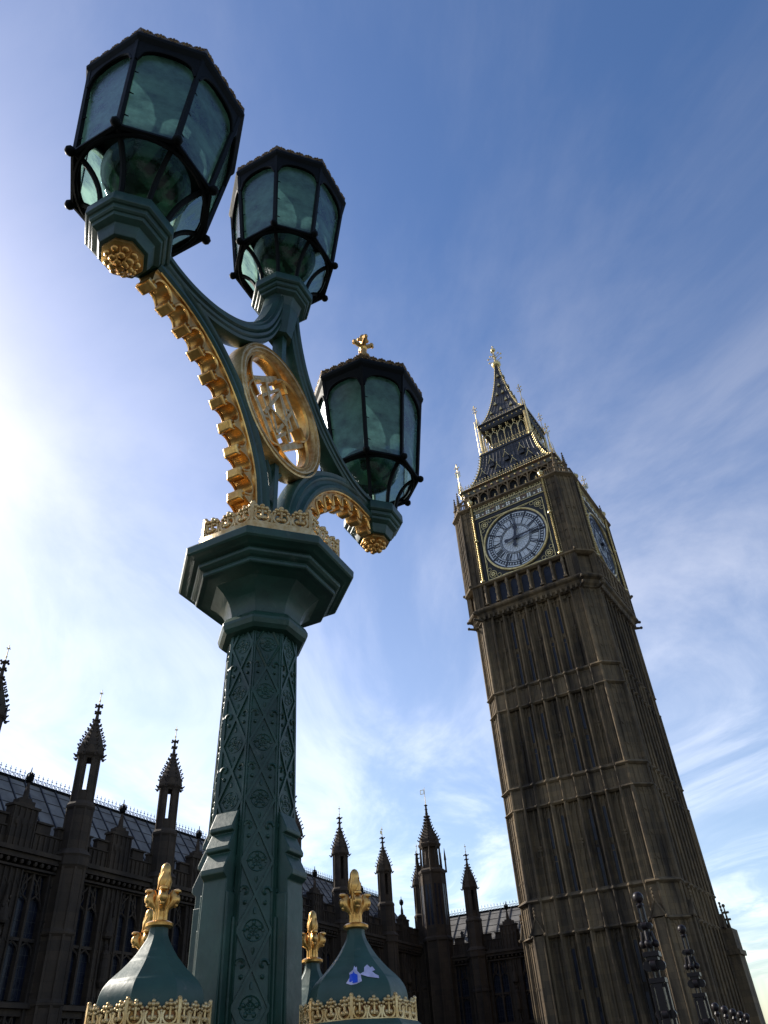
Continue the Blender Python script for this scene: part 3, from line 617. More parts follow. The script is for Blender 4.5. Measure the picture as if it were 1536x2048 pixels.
for z0, z1 in stages:
    b.prism(plan, z0, z1, cap=False)
    for k in range(4):
        q = MB()
        for x in [-XR + i * BW for i in range(1, NB)]: q.tube([(x, -TW - 0.05, z0), (x, -TW - 0.05, z1)], 0.085, 6)
        for x in (-TW + TC, TW - TC): q.tube([(x, -TW - 0.04, z0), (x, -TW - 0.04, z1)], 0.16, 8)
        for x in (-XR, XR): q.tube([(x, -TW - 0.03, z0), (x, -TW - 0.03, z1)], 0.12, 6)
        q.tube([(-TW - 0.04, -TW + TC, z0), (-TW - 0.04, -TW + TC, z1)], 0.09, 6)
        for t in (0.25, 0.5, 0.75): q.tube([(-TW + TC * t, -TW + TC * (1 - t), z0), (-TW + TC * t, -TW + TC * (1 - t), z1)], 0.05, 5)
        for e in (-1, 1):
            for f in (0.33, 0.66): x = e * (XR + (TW - TC - XR) * f); q.tube([(x, -TW + 0.02, z0), (x, -TW + 0.02, z1)], 0.05, 5)
        b.join(q, R4[k])
b.build('wall', STONE, tower, loc=ET)
b = MB()
for z0, z1 in ((7.9, 10.25), (17.15, 18.85), (25.8, 27.5)):
    b.prism(flat, z0, z1, cap=False)
    for k in range(4):
        q = MB()
        for x in [-XR + i * BW for i in range(0, NB + 1)]: q.tube([(x, -TW - 0.03, z0), (x, -TW - 0.03, z1)], 0.10, 5)
        for x in (-TW + TC, TW - TC): q.tube([(x, -TW - 0.02, z0), (x, -TW - 0.02, z1)], 0.12, 6)
        for i in range(NB):
            x = -XR + (i + 0.5) * BW; q.tube([(x, -TW + 0.14, z0), (x, -TW + 0.14, z1)], 0.05, 4)
        for i in range(1, 4): t = i / 4; q.tube([(-TW + TC * t, -TW + TC * (1 - t), z0), (-TW + TC * t, -TW + TC * (1 - t), z1)], 0.06, 4)
        b.join(q, R4[k])
b.build('panelled_band', STONE, tower, loc=ET)
for z0, z1 in ((7.9, 10.25), (17.15, 18.85), (25.8, 27.5)):
    for z, up in ((z0, False), (z1, True)):
        s_ = MB()
        if up: s_.prism(flat, z - 0.10, z + 0.04, 1.012, 1.038); s_.prism(flat, z + 0.04, z + 0.12, 1.038, 1.034); s_.prism(flat, z + 0.12, z + 0.30, 1.030, 1.003)
        else: s_.prism(flat, z - 0.16, z - 0.02, 1.006, 1.034); s_.prism(flat, z - 0.02, z + 0.06, 1.034, 1.030); s_.prism(flat, z + 0.06, z + 0.16, 1.026, 1.004)
        s_.build('string_course', STONE, tower, loc=ET)
# cusped panels inside the bands, tracery heads of the bays, and quatrefoils
tr = MB()
for k in range(4):
    q = MB()
    for z0, z1 in ((7.9, 10.25), (17.15, 18.85), (25.8, 27.5)):
        for i in range(NB):
            m_ = -XR + (i + 0.5) * BW
            for e in (-1, 1):
                q.tube([(m_ + e * 0.40, -TW + 0.15, z0 + 0.3), (m_ + e * 0.40, -TW + 0.15, z1 - 0.5), (m_ + e * 0.30, -TW + 0.15, z1 - 0.28), (m_ + e * 0.03, -TW + 0.15, z1 - 0.18)], 0.035, 4)
    for z0, z1 in stages:
        for i in range(NB):
            m_ = -XR + (i + 0.5) * BW; y0 = -TW + REC - 0.10
            halves = ((-0.21, 0.16), (0.21, 0.16)) if i in (0, 3, 6) else ((0, 0.30),)
            for off, hw in halves:
                for zt in (z1 - 0.35, z0 + (z1 - z0) * 0.47):
                    for e in (-1, 1): q.tube([(m_ + off + e * hw, y0, zt - 0.55), (m_ + off + e * hw * 0.85, y0, zt - 0.22), (m_ + off, y0, zt)], 0.045, 4)
                    if len(halves) == 1: q.tube([(m_ + off - hw, y0 + 0.05, zt - 0.62), (m_ + off + hw, y0 + 0.05, zt - 0.62)], 0.05, 4)
            if i in (0, 3, 6):
                zc_ = z0 + (z1 - z0) * 0.54
                for a in range(4): q.ball((m_ + 0.17 * math.cos(a * PI / 2 + PI / 4), y0 - 0.02, zc_ + 0.17 * math.sin(a * PI / 2 + PI / 4)), 0.10, 6, 4, (1, 0.5, 1))
            if z1 > 30:
                for e in (-1, 1): q.box((m_ + e * 0.28, y0, z1 - 0.25), (0.28, 0.18, 0.5))
        for xx in (-TW + TC + 0.3, -TW + TC + 0.68, TW - TC - 0.3, TW - TC - 0.68):
            for zt in (z0 + (z1 - z0) * 0.25, z0 + (z1 - z0) * 0.5, z0 + (z1 - z0) * 0.75, z1 - 0.3):
                for e in (-1, 1): q.tube([(xx + e * 0.17, -TW + 0.02, zt - 0.2), (xx, -TW + 0.02, zt)], 0.035, 4)
        for zt in (z0 + (z1 - z0) * 0.25, z0 + (z1 - z0) * 0.5, z0 + (z1 - z0) * 0.75, z1 - 0.3):   # chamfer facets
            for t in (0.28, 0.71):
                c_ = Vector((-TW + TC * t, -TW + TC * (1 - t), zt)); dd = Vector((1, -1, 0)).normalized(); 
                for e in (-1, 1): q.tube([c_ + dd * e * 0.22 - Vector((0, 0, 0.22)), c_], 0.035, 4)
    tr.join(q, R4[k])
tr.build('blind_tracery', STONE, tower, loc=ET)
# slit windows
for k in (0, 1, 2, 3):
    for z0, z1 in stages:
        for i in (1, 2, 4, 5):
            m_ = -XR + (i + 0.5) * BW; hh = (z1 - z0)
            z0w = max(z0, 0.5) + 0.25; w_ = MB()
            for a, c_ in ((z0w, z0w + (z1 - z0w) * 0.42), (z0w + (z1 - z0w) * 0.50, z1 - 1.0)):
                w_.box((m_, -TW + REC - 0.035, (a + c_) / 2), (0.235, 0.06, c_ - a))
            w_.xf(R4[k]); o = w_.build('slit_window', WINGLASS, tower, loc=ET)
# gabled corner buttress heads at the lowest band
for k in range(4):
    for sx in (-1, 1):
        g_ = MB(); x0 = sx * (TW - TC - 0.45)
        g_.add([(x0 - 0.52, -TW - 0.42, 8.0), (x0 + 0.52, -TW - 0.42, 8.0), (x0, -TW - 0.42, 9.0), (x0 - 0.52, -TW + 0.1, 8.0), (x0 + 0.52, -TW + 0.1, 8.0), (x0, -TW + 0.1, 9.0)], [(0, 1, 2), (5, 4, 3), (0, 3, 4, 1), (1, 4, 5, 2), (2, 5, 3, 0)])
        for e in (-1, 1): g_.tube([(x0 + e * 0.60, -TW - 0.44, 7.95), (x0, -TW - 0.44, 9.12)], 0.07, 4); g_.ball((x0 + e * 0.62, -TW - 0.5, 7.95), 0.12, 6, 4)
        g_.box((x0, -TW - 0.14, 1.7), (0.72, 0.36, 12.4)); g_.tube([(x0 - 0.36, -TW - 0.34, -4.5), (x0 - 0.36, -TW - 0.34, 7.95)], 0.07, 5); g_.tube([(x0 + 0.36, -TW - 0.34, -4.5), (x0 + 0.36, -TW - 0.34, 7.95)], 0.07, 5)
        g_.tube([(x0, -TW - 0.44, 9.0), (x0, -TW - 0.44, 9.7)], 0.06, 5)
        for zz in (9.25, 9.5, 9.75): g_.ball((x0, -TW - 0.44, zz), 0.11, 6, 4)
        g_.xf(R4[k]); g_.build('corner_buttress', STONE, tower, loc=ET)
# low pinnacled buttress on the far right corner
b = MB(); b.prism([(TW - 0.6, TW - 2.2), (TW + 0.9, TW - 2.2), (TW + 0.9, TW - 0.2), (TW - 0.6, TW - 0.2)], -4.5, 7.9); b.prism([(TW - 0.6, TW - 2.35), (TW + 1.05, TW - 2.35), (TW + 1.05, TW - 0.05), (TW - 0.6, TW - 0.05)], 6.1, 6.45); b.tube([(TW + 0.6, TW - 1.2, 7.9), (TW + 0.6, TW - 1.2, 9.6)], [0.12, 0.04], 6)
for zz in (8.6, 9.1): b.box((TW + 0.6, TW - 1.2, zz), (0.55, 0.14, 0.14)); b.box((TW + 0.6, TW - 1.2, zz), (0.14, 0.55, 0.14))
b.ball((TW + 0.6, TW - 1.2, 9.6), 0.14, 6, 4); b.build('pinnacled_buttress', STONE, tower, loc=ET)

# corbelled cornice and arcade under the dials
w2, c2, xr2 = 6.85, 1.32, 4.40
base_oct = around([(-1, -1 + TC / TW), (-1 + TC / TW, -1), (1 - TC / TW, -1)])
def octsq(w, c): return around([(-w, -w + c), (-w + c, -w), (w - c, -w)])
b = MB()
prof = [(6.30, 35.15), (6.42, 35.25), (6.42, 35.35), (6.60, 35.55), (6.72, 35.85), (6.95, 36.0), (7.02, 36.12), (7.02, 36.25), (6.88, 36.36)]
for (a, z0), (c_, z1) in zip(prof, prof[1:]): b.prism(scaled(octsq(1, 0.193), a), z0, z1 + 0.0005, 1.0, c_ / a, cap=(z0 < 35.2 or z1 > 36.3))
b.build('corbel_cornice', STONE, tower, loc=ET)
b = MB()
for k in range(4):
    q = MB()
    for i in range(22): q.box((-5.3 + i * 10.6 / 21, -6.50, 35.42), (0.20, 0.34, 0.42))
    q.xf(R4[k]); q.build('corbel_row', STONE, tower, loc=ET)
    for zz in (35.25, 35.9, 39.0):
        for x, y in ((-6.85, -5.5), (-5.5, -6.85)):
            g_ = MB(); g_.tube([(x * 0.93, y * 0.93, zz), (x * 1.025, y * 1.025, zz + 0.06)], [0.18, 0.12], 6); g_.ball((x * 1.03, y * 1.03, zz + 0.08), 0.16, 6, 4); g_.xf(R4[k]); g_.build('gargoyle', STONE, tower, loc=ET)
b = MB(); b.prism(octsq(6.45, 1.2), 36.3, 38.95, cap=False)
for k in range(4):
    q = MB()
    for e in (-1, 1): q.box((e * 5.0, -6.62, 37.6), (1.10, 0.42, 2.6)); 
    for e in (-1, 1):
        for xx in (4.55, 5.0, 5.45): q.box((e * xx, -6.87, 37.6), (0.10, 0.08, 2.6))
    b.join(q, R4[k])
    c_ = MB(); cc_ = Vector((-6.15, -6.15)); 
b.prism(octsq(6.78, 1.32), 36.3, 36.5)
b.build('arcade_wall', STONE, tower, loc=ET)
for k in range(4):
    for i in range(7):
        x = -XR + (i + 0.5) * 2 * XR / 7
        o_ = MB(); pts = [(-0.36, 36.6), (0.36, 36.6), (0.36, 38.1), (0.26, 38.42), (0, 38.62), (-0.26, 38.42), (-0.36, 38.1)]; n = len(pts)
        o_.add([(x + p, -6.47, z) for p, z in pts] + [(x + p, -6.40, z) for p, z in pts], [tuple(range(n)), tuple(range(2 * n - 1, n - 1, -1))] + [(j, (j + 1) % n, n + (j + 1) % n, n + j) for j in range(n)])
        o_.xf(R4[k]); o_.build('arcade_opening', WINGLASS, tower, loc=ET)
    q = MB()
    for i in range(8):
        x = -XR + i * 2 * XR / 7; q.box((x, -6.62, 37.55), (0.22, 0.34, 2.4)); q.lathe([(0.10, 36.5), (0.13, 36.9), (0.09, 37.2), (0.14, 37.5), (0.10, 37.9), (0.16, 38.3), (0.07, 38.75)], n=6, c=(x, -6.88)); q.box((x, -6.9, 36.55), (0.34, 0.3, 0.16)); q.box((x, -6.88, 38.2), (0.3, 0.26, 0.10))
    q.xf(R4[k]); q.build('arcade_column', STONE_L, tower, loc=ET)
b = MB()
for (a, z0), (c_, z1) in zip([(6.75, 38.70), (7.02, 38.85), (7.05, 38.98)], [(7.02, 38.85), (7.05, 38.98), (6.85, 39.08)]): b.prism(scaled(octsq(1, 0.193), a), z0, z1, 1.0, c_ / a)
b.build('string_course', STONE_L, tower, loc=ET)

# clock stage: corner piers with panelled faces
def pier_plan(w, c, xr, yr):
    q = [(-w, -w + c)]; d = Vector((c, -c)); nrm = Vector((-1, -1)).normalized()
    def ch(t, o): p = Vector((-w, -w + c)) + d * t + nrm * o; return (p.x, p.y)
    q += [ch(0.04, 0.05), ch(0.10, 0.05), ch(0.11, -0.05), ch(0.47, -0.05), ch(0.475, 0.02), ch(0.525, 0.02), ch(0.53, -0.05), ch(0.89, -0.05), ch(0.90, 0.05), ch(0.96, 0.05), (-w + c, -w)]
    x0, x1 = -w + c, -xr; m_ = (x0 + x1) / 2
    q += [(x0 + 0.1, -w - 0.04), (x0 + 0.11, -w + 0.06), (m_ - 0.05, -w + 0.06), (m_ - 0.05, -w), (m_ + 0.05, -w), (m_ + 0.05, -w + 0.06), (x1 - 0.11, -w + 0.06), (x1 - 0.1, -w - 0.04), (x1, -w - 0.04), (x1, yr), (-x1, yr)]
    x0, x1 = -x1, w - c; m_ = (x0 + x1) / 2
    q += [(x0, -w - 0.04), (x0 + 0.1, -w - 0.04), (x0 + 0.11, -w + 0.06), (m_ - 0.05, -w + 0.06), (m_ - 0.05, -w), (m_ + 0.05, -w), (m_ + 0.05, -w + 0.06), (x1 - 0.11, -w + 0.06), (x1 - 0.1, -w - 0.04), (x1, -w)]
    return q
b = MB(); b.prism(around(pier_plan(w2, c2, 4.35, -6.55)), 39.05, 48.6); b.build('clock_stage_wall', STONE, tower, loc=ET)
b = MB()
for k in range(4):
    q = MB()
    for e in (-1, 1):
        for xx in (4.65, 5.24):
            for zz in (40.6, 42.6, 44.6, 46.6):
                for a in range(4): q.ball((e * xx + 0.11 * math.cos(a * PI / 2 + PI / 4), -6.80, zz + 0.12 * math.sin(a * PI / 2 + PI / 4)), 0.075, 6, 4, (1, 0.5, 1))
                for s_ in (-1, 1): q.tube([(e * xx + s_ * 0.2, -6.83, zz + 0.8), (e * xx, -6.83, zz + 1.0)], 0.03, 4)
    for x in (-w2 + c2, w2 - c2, -4.42, 4.42): q.tube([(x, -w2 - 0.03, 39.1), (x, -w2 - 0.03, 48.3)], 0.09, 6)
    for x in (-4.95, 4.95): q.tube([(x, -w2 - 0.0, 39.1), (x, -w2, 48.3)], 0.055, 5)
    for t in (0.0, 0.25, 0.5, 0.75): q.tube([(-w2 + c2 * t, -w2 + c2 * (1 - t), 39.1), (-w2 + c2 * t, -w2 + c2 * (1 - t), 48.3)], 0.06, 5)
    for zz in (41.5, 44.3):
        for t in (0.28, 0.71):
            for a in range(4):
                p_ = Vector((-w2 + c2 * t, -w2 + c2 * (1 - t), zz)); dd = Vector((1, -1, 0)).normalized(); p_ = p_ + dd * 0.13 * math.cos(a * PI / 2 + PI / 4) + Vector((0, 0, 0.14 * math.sin(a * PI / 2 + PI / 4))); q.ball(p_, 0.09, 6, 4)
    q.xf(R4[k]); q.build('pier_panelling', STONE, tower, loc=ET)
# pier tops, balustrade and stone pinnacles
b = MB()
for (a, z0), (c_, z1) in zip([(6.85, 48.3), (7.15, 48.5), (7.15, 48.65)], [(7.15, 48.5), (7.15, 48.65), (6.95, 48.75)]): b.prism(scaled(octsq(1, 0.193), a), z0, z1, 1.0, c_ / a)
for k in range(4):
    q = MB()
    for e in (-1, 1):
        for i in range(5): q.box((e * (4.6 + i * 0.235), -6.85, 49.05), (0.09, 0.1, 0.7))
        q.box((e * 5.05, -6.85, 49.42), (1.1, 0.18, 0.10))
    for i in range(6):
        t = i / 5; q.box((-6.85 + c2 * t, -6.85 + c2 * (1 - t), 49.05), (0.1, 0.1, 0.7), rz=PI / 4)
    q.tube([(-6.85, -6.85 + c2, 49.42), (-6.85 + c2, -6.85, 49.42)], 0.08, 4)
    b.join(q, R4[k])
b.build('balustrade', STONE_L, tower, loc=ET)
def stone_pinnacle(x, y, z, h, r=0.2):
    q = MB(); q.lathe([(r, z), (r, z + h * 0.35), (r * 1.4, z + h * 0.37), (r * 1.3, z + h * 0.42), (r * 0.8, z + h * 0.45), (r * 0.25, z + h * 0.92), (r * 0.5, z + h * 0.95), (0.02, z + h)], n=6, c=(x, y))
    for j in range(5):
        for a in range(4):
            rr = r * (0.95 - 0.14 * j); q.ball((x + rr * math.cos(a * PI / 2), y + rr * math.sin(a * PI / 2), z + h * (0.48 + 0.09 * j)), r * 0.28, 5, 4)
    return q
for k in range(4):
    for x, y in ((-6.55, -5.75), (-5.75, -6.55)):
        q = stone_pinnacle(x, y, 48.7, 3.0); q.xf(R4[k]); q.build('stone_pinnacle', STONE, tower, loc=ET)
    q = MB(); q.tube([(-6.4, -5.85, 50.3), (-5.95, -5.65, 50.55), (-5.6, -5.5, 51.1)], 0.11, 5); q.tube([(-5.85, -6.4, 50.3), (-5.65, -5.95, 50.55), (-5.5, -5.6, 51.1)], 0.11, 5); q.xf(R4[k]); q.build('flying_buttress', STONE_L, tower, loc=ET)

# dials
DZ = 42.82
def pol(r, deg, y): a = rad(90 - deg); return Vector((r * math.cos(a), y, r * math.sin(a)))
def ringm(mb, r0, r1, y0, y1, n=72):
    vs = []; fs = []
    for i in range(n):
        a = 2 * PI * i / n
        for r, y in ((r0, y0), (r1, y0), (r1, y1), (r0, y1)): vs.append((r * math.cos(a), y, r * math.sin(a)))
    for i in range(n):
        p, q = 4 * i, 4 * ((i + 1) % n)
        for j in range(4): fs.append((p + j, p + (j + 1) % 4, q + (j + 1) % 4, q + j))
    mb.add(vs, fs)
def radbar(mb, p, q, w, y, t=0.04):
    p = Vector(p); q = Vector(q); d = (q - p).normalized(); n = Vector((-d.z, 0, d.x)) * w / 2; vs = []
    for yy in (y, y - t):
        for a, s_ in ((p, 1), (p, -1), (q, -1), (q, 1)): v_ = a + n * s_; vs.append((v_.x, yy, v_.z))
    mb.add(vs, [(0, 1, 2, 3), (7, 6, 5, 4), (0, 4, 5, 1), (1, 5, 6, 2), (2, 6, 7, 3), (3, 7, 4, 0)])
NUM = ['XII', 'I', 'II', 'III', 'IV', 'V', 'VI', 'VII', 'VIII', 'IX', 'X', 'XI']
def make_dial():
    dial = bpy.data.objects.new('clock_dial', None); COL.objects.link(dial); dial.parent = tower; dial.empty_display_size = 0.5
    d = MB(); n = 72; d.add([(3.36 * math.cos(2 * PI * i / n), -6.68, 3.36 * math.sin(2 * PI * i / n)) for i in range(n)] + [(3.36 * math.cos(2 * PI * i / n), -6.56, 3.36 * math.sin(2 * PI * i / n)) for i in range(n)], [tuple(range(n)), tuple(range(2 * n - 1, n - 1, -1))] + [(i, (i + 1) % n, n + (i + 1) % n, n + i) for i in range(n)])
    d.build('dial_glass', DIAL, dial)
    w = MB()
    for r0, r1 in ((3.20, 3.40), (2.98, 3.03), (2.66, 2.74), (2.50, 2.55), (1.66, 1.72), (1.52, 1.58)): ringm(w, r0, r1, -6.67, -6.72)
    for i in range(60):
        a = i * 6
        if i % 5: radbar(w, pol(2.68, a, 0), pol(3.0, a, 0), 0.07, -6.683); radbar(w, pol(2.70, a + 1.5, 0), pol(3.0, a + 1.5, 0), 0.02, -6.683)
        else: radbar(w, pol(2.5, a, 0), pol(3.25, a, 0), 0.13, -6.683); [radbar(w, pol(rr, a - 2.4, 0), pol(rr, a + 2.4, 0), 0.045, -6.683) for rr in (2.8, 2.9, 3.08)]
    for h in range(12):
        s_ = NUM[h]; a0 = h * 30; wid = {'I': 0.17, 'V': 0.34, 'X': 0.34}; tot = sum(wid[c] for c in s_) ; x = -tot / 2
        M = Matrix.Rotation(rad(a0), 4, 'Y')
        radbar(w, pol(1.6, a0 + 15, 0), pol(2.55, a0 + 15, 0), 0.03, -6.684, 0.03)
        for c in s_:
            cw = wid[c]; x0, x1 = x + 0.035, x + cw - 0.035; z0, z1 = 1.76, 2.50
            def sk(px, pz, qx, qz, ww): radbar(w, M @ Vector((px, 0, pz)), M @ Vector((qx, 0, qz)), ww, -6.685)
            if c == 'I': sk((x0 + x1) / 2, z0, (x0 + x1) / 2, z1, 0.10)
            if c == 'V': sk(x0 + 0.03, z1, (x0 + x1) / 2, z0, 0.10); sk(x1 - 0.02, z1, (x0 + x1) / 2, z0, 0.045)
            if c == 'X': sk(x0 + 0.02, z1, x1 - 0.02, z0, 0.10); sk(x1 - 0.02, z1, x0 + 0.02, z0, 0.045)
            x += cw
    w.build('dial_ironwork', DIALIRON, dial)
    w = MB()
    for i in range(24):
        for sgn in (-1, 1):
            pts = [pol(r, i * 15 + sgn * (r * 28), -6.69) for r in (0.25, 0.55, 0.85, 1.15, 1.5)]; w.tube(pts, 0.010, 4)
    for h in range(12):
        for e in (-9, -4.5, 4.5, 9): w.tube([pol(1.75, h * 30 + 15 + e, -6.69), pol(2.5, h * 30 + 15 + e, -6.69)], 0.008, 4)
    w.build('dial_leading', DIALGREY, dial)
    h_ = MB()
    def hand(ang, prof, y):
        M = Matrix.Rotation(rad(ang), 4, 'Y'); n = len(prof); L_ = [(-w_, r) for w_, r in prof]; R_ = [(w_, r) for w_, r in reversed(prof)]; P = L_ + R_; m_ = len(P)
        mb = MB(); mb.add([tuple(M @ Vector((x, 0, z)) + Vector((0, y, 0))) for x, z in P] + [tuple(M @ Vector((x, 0, z)) + Vector((0, y - 0.06, 0))) for x, z in P], [tuple(range(m_)), tuple(range(2 * m_ - 1, m_ - 1, -1))] + [(i, (i + 1) % m_, m_ + (i + 1) % m_, m_ + i) for i in range(m_)]); return mb
    hand(10, [(0.04, -0.95), (0.18, -0.9), (0.22, -0.7), (0.12, -0.55), (0.13, -0.2), (0.2, 0), (0.14, 0.25), (0.12, 0.9), (0.15, 1.05), (0.24, 1.15), (0.24, 1.28), (0.12, 1.38), (0.12, 1.50), (0.03, 1.72)], -6.86).build('hour_hand', DIALIRON, dial)
    hand(86, [(0.05, -1.15), (0.2, -1.08), (0.2, -0.8), (0.09, -0.7), (0.09, -0.25), (0.17, -0.1), (0.17, 0.15), (0.10, 0.4), (0.055, 2.4), (0.03, 3.25)], -6.95).build('minute_hand', DIALIRON, dial)
    c_ = MB(); c_.tube([(0, -6.7, 0), (0, -7.02, 0)], 0.2, 12); c_.build('hand_hub', DIALIRON, dial)
    g_ = MB(); ringm(g_, 3.38, 3.56, -6.60, -6.86); ringm(g_, 3.44, 3.50, -6.60, -6.90)
    g_.build('dial_rim', TGOLD, dial, smooth=30)
    sp = MB()
    for sx in (-1, 1):
        for sz in (-1, 1):
            n = 10; A = [(3.70 * sx, 3.70 * sz)] + [(sx * 3.54 * math.cos(rad(2 + 86 * i / n)), sz * 3.54 * math.sin(rad(2 + 86 * i / n))) for i in range(n + 1)]
            vs = [(x, -6.66, z) for x, z in A] + [(x, -6.58, z) for x, z in A]; m_ = len(A)
            sp.add(vs, [(0, i, i + 1) for i in range(1, m_ - 1)] + [(m_, m_ + i + 1, m_ + i) for i in range(1, m_ - 1)])
    sp.build('spandrel_panel', LOUVRE, dial)
    sg = MB()
    for e in (3.62,):
        for a, c_ in (((-e, e), (e, e)), ((e, e), (e, -e)), ((e, -e), (-e, -e)), ((-e, -e), (-e, e))): sg.tube([(a[0], -6.72, a[1]), (c_[0], -6.72, c_[1])], 0.05, 4)
    for sx in (-1, 1):
        for sz in (-1, 1):
            cx_, cz_ = sx * 3.06, sz * 3.06
            cir = lambda x, z, r, t, n=18: sg.tube([(x + r * math.cos(2 * PI * i / n), -6.71, z + r * math.sin(2 * PI * i / n)) for i in range(n)], t, 4, closed=True)
            cir(cx_, cz_, 0.38, 0.035); cir(cx_, cz_, 0.14, 0.06, 10)
            for a in range(6): sg.ball((cx_ + 0.2 * math.cos(a * PI / 3), -6.71, cz_ + 0.2 * math.sin(a * PI / 3)), 0.07, 6, 4)
            cir(sx * 3.38, sz * 2.42, 0.20, 0.025, 12); cir(sx * 2.42, sz * 3.38, 0.20, 0.025, 12)
            sg.tube([(sx * 3.56, -6.71, sz * 2.1), (sx * 3.5, -6.71, sz * 1.6), (sx * 3.58, -6.71, sz * 1.1)], 0.022, 4); sg.tube([(sx * 2.1, -6.71, sz * 3.56), (sx * 1.6, -6.71, sz * 3.5), (sx * 1.1, -6.71, sz * 3.58)], 0.022, 4)
    sg.build('spandrel_ornament', TGOLD, dial, smooth=40)
    fr = MB()
    for sx in (-1, 1): fr.box((sx * 3.93, -6.66, 0.15), (0.36, 0.26, 7.9))
    fr.box((0, -6.66, 3.90), (7.5, 0.26, 0.36)); fr.box((0, -6.66, -3.88), (7.5, 0.26, 0.34))
    fr.build('dial_surround', LOUVRE, dial)
    cu = bpy.data.curves.new('inscription', 'FONT'); cu.body = 'DOMINE  SALVAM  FAC  REGINAM  NOSTRAM  VICTORIAM  PRIMAM'; cu.size = 0.34; cu.extrude = 0.01; cu.align_x = 'CENTER'; cu.align_y = 'CENTER'
    to = bpy.data.objects.new('tmp', cu); COL.objects.link(to); bpy.context.view_layer.update()
    me = bpy.data.meshes.new_from_object(to.evaluated_get(bpy.context.evaluated_depsgraph_get())); bpy.data.objects.remove(to); bpy.data.curves.remove(cu)
    xs = [v.co.x for v in me.vertices]; wd = max(xs) - min(xs); f = 7.5 / wd
    for v in me.vertices: v.co = Vector((v.co.x * f, -6.805 - v.co.z, v.co.y - 3.88))
    me.name = 'inscription'; me.materials.clear(); me.materials.append(TGOLD); io = bpy.data.objects.new('inscription', me); COL.objects.link(io); io.parent = dial
    # gilded bead columns either side
    for sx in (-1, 1):
        cm = MB(); x = sx * 4.17; z0, z1 = 39.15 - DZ, 49.0 - DZ; cm.tube([(x, -6.95, z0), (x, -6.95, z1)], 0.085, 8); n = 46
        for i in range(n):
            zz = z0 + (z1 - z0) * (i + 0.5) / n; cm.ball((x, -6.95, zz), 0.15, 8, 4, (1, 1, 0.55)); cm.ball((x + sx * 0.26, -6.92, zz), 0.055, 5, 4)
        for f_ in (0, 0.5, 1): cm.lathe([(0.1, z0 + (z1 - z0) * f_ - 0.15), (0.23, z0 + (z1 - z0) * f_ - 0.06), (0.23, z0 + (z1 - z0) * f_ + 0.06), (0.1, z0 + (z1 - z0) * f_ + 0.15)], n=8, c=(x, -6.95))
        cm.lathe([(0.1, z1), (0.30, z1 + 0.12), (0.33, z1 + 0.3), (0.25, z1 + 0.42), (0.08, z1 + 0.5), (0.02, z1 + 0.75)], n=8, c=(x, -6.95))
        cm.build('gilded_column', TGOLD, dial, smooth=45)
    # shield panel and gilt gables over the dial
    pn = MB(); pn.box((0, -6.70, 4.65), (8.05, 0.2, 1.12)); pn.build('shield_panel', TGREEN, dial)
    go = MB(); wh = MB()
    go.tube([(-4.0, -6.84, 4.12), (4.0, -6.84, 4.12)], 0.045, 4); go.tube([(-4.0, -6.84, 5.22), (4.0, -6.84, 5.22)], 0.05, 4); go.tube([(-4.0, -6.84, 4.82), (4.0, -6.84, 4.82)], 0.03, 4)
    for i in range(7):
        x = -3.6 + i * 1.2
        for a in (-1, 1):
            for c_ in (-1, 1): wh.box((x + a * 0.12, -6.83, 4.47 + c_ * 0.13), (0.15, 0.07, 0.18))
        if i < 6: wh.ball((x + 0.6, -6.82, 4.40), 0.09, 6, 4, (1.3, 0.5, 1))
        go.tube([(x - 0.28, -6.86, 5.25), (x - 0.28, -6.86, 5.55), (x, -6.86, 5.92), (x + 0.28, -6.86, 5.55), (x + 0.28, -6.86, 5.25)], 0.045, 4)
        go.tube([(x - 0.2, -6.86, 5.42), (x, -6.86, 5.62), (x + 0.2, -6.86, 5.42), (x, -6.86, 5.22), (x - 0.2, -6.86, 5.42)], 0.03, 4); go.ball((x, -6.86, 5.42), 0.07, 6, 4)
        go.tube([(x, -6.86, 5.92), (x, -6.86, 6.30)], 0.03, 4); go.ball((x, -6.86, 6.12), 0.08, 6, 4); go.ball((x, -6.86, 6.34), 0.06, 6, 4)
        if i < 6:
            for j in range(3): go.tube([(x + 0.40 + j * 0.2, -6.86, 4.86), (x + 0.40 + j * 0.2, -6.86, 5.5)], 0.022, 4)
            go.tube([(x + 0.3, -6.86, 5.5), (x + 0.9, -6.86, 5.5)], 0.03, 4)
        for j in range(3): go.tube([(x - 0.15 + j * 0.15, -6.86, 4.86), (x - 0.15 + j * 0.15, -6.86, 5.2)], 0.018, 4)
    go.build('gilt_gables', TGOLD, dial, smooth=40); wh.build('cross_shields', WHITE, dial)
    return dial
d0 = make_dial(); d0.location = (0, 0, DZ + 3.0 + EYE)
for k in (1, 2, 3):
    c = copy_tree(d0, tower); c.location = d0.location; c.rotation_euler = (0, 0, k * PI / 2)

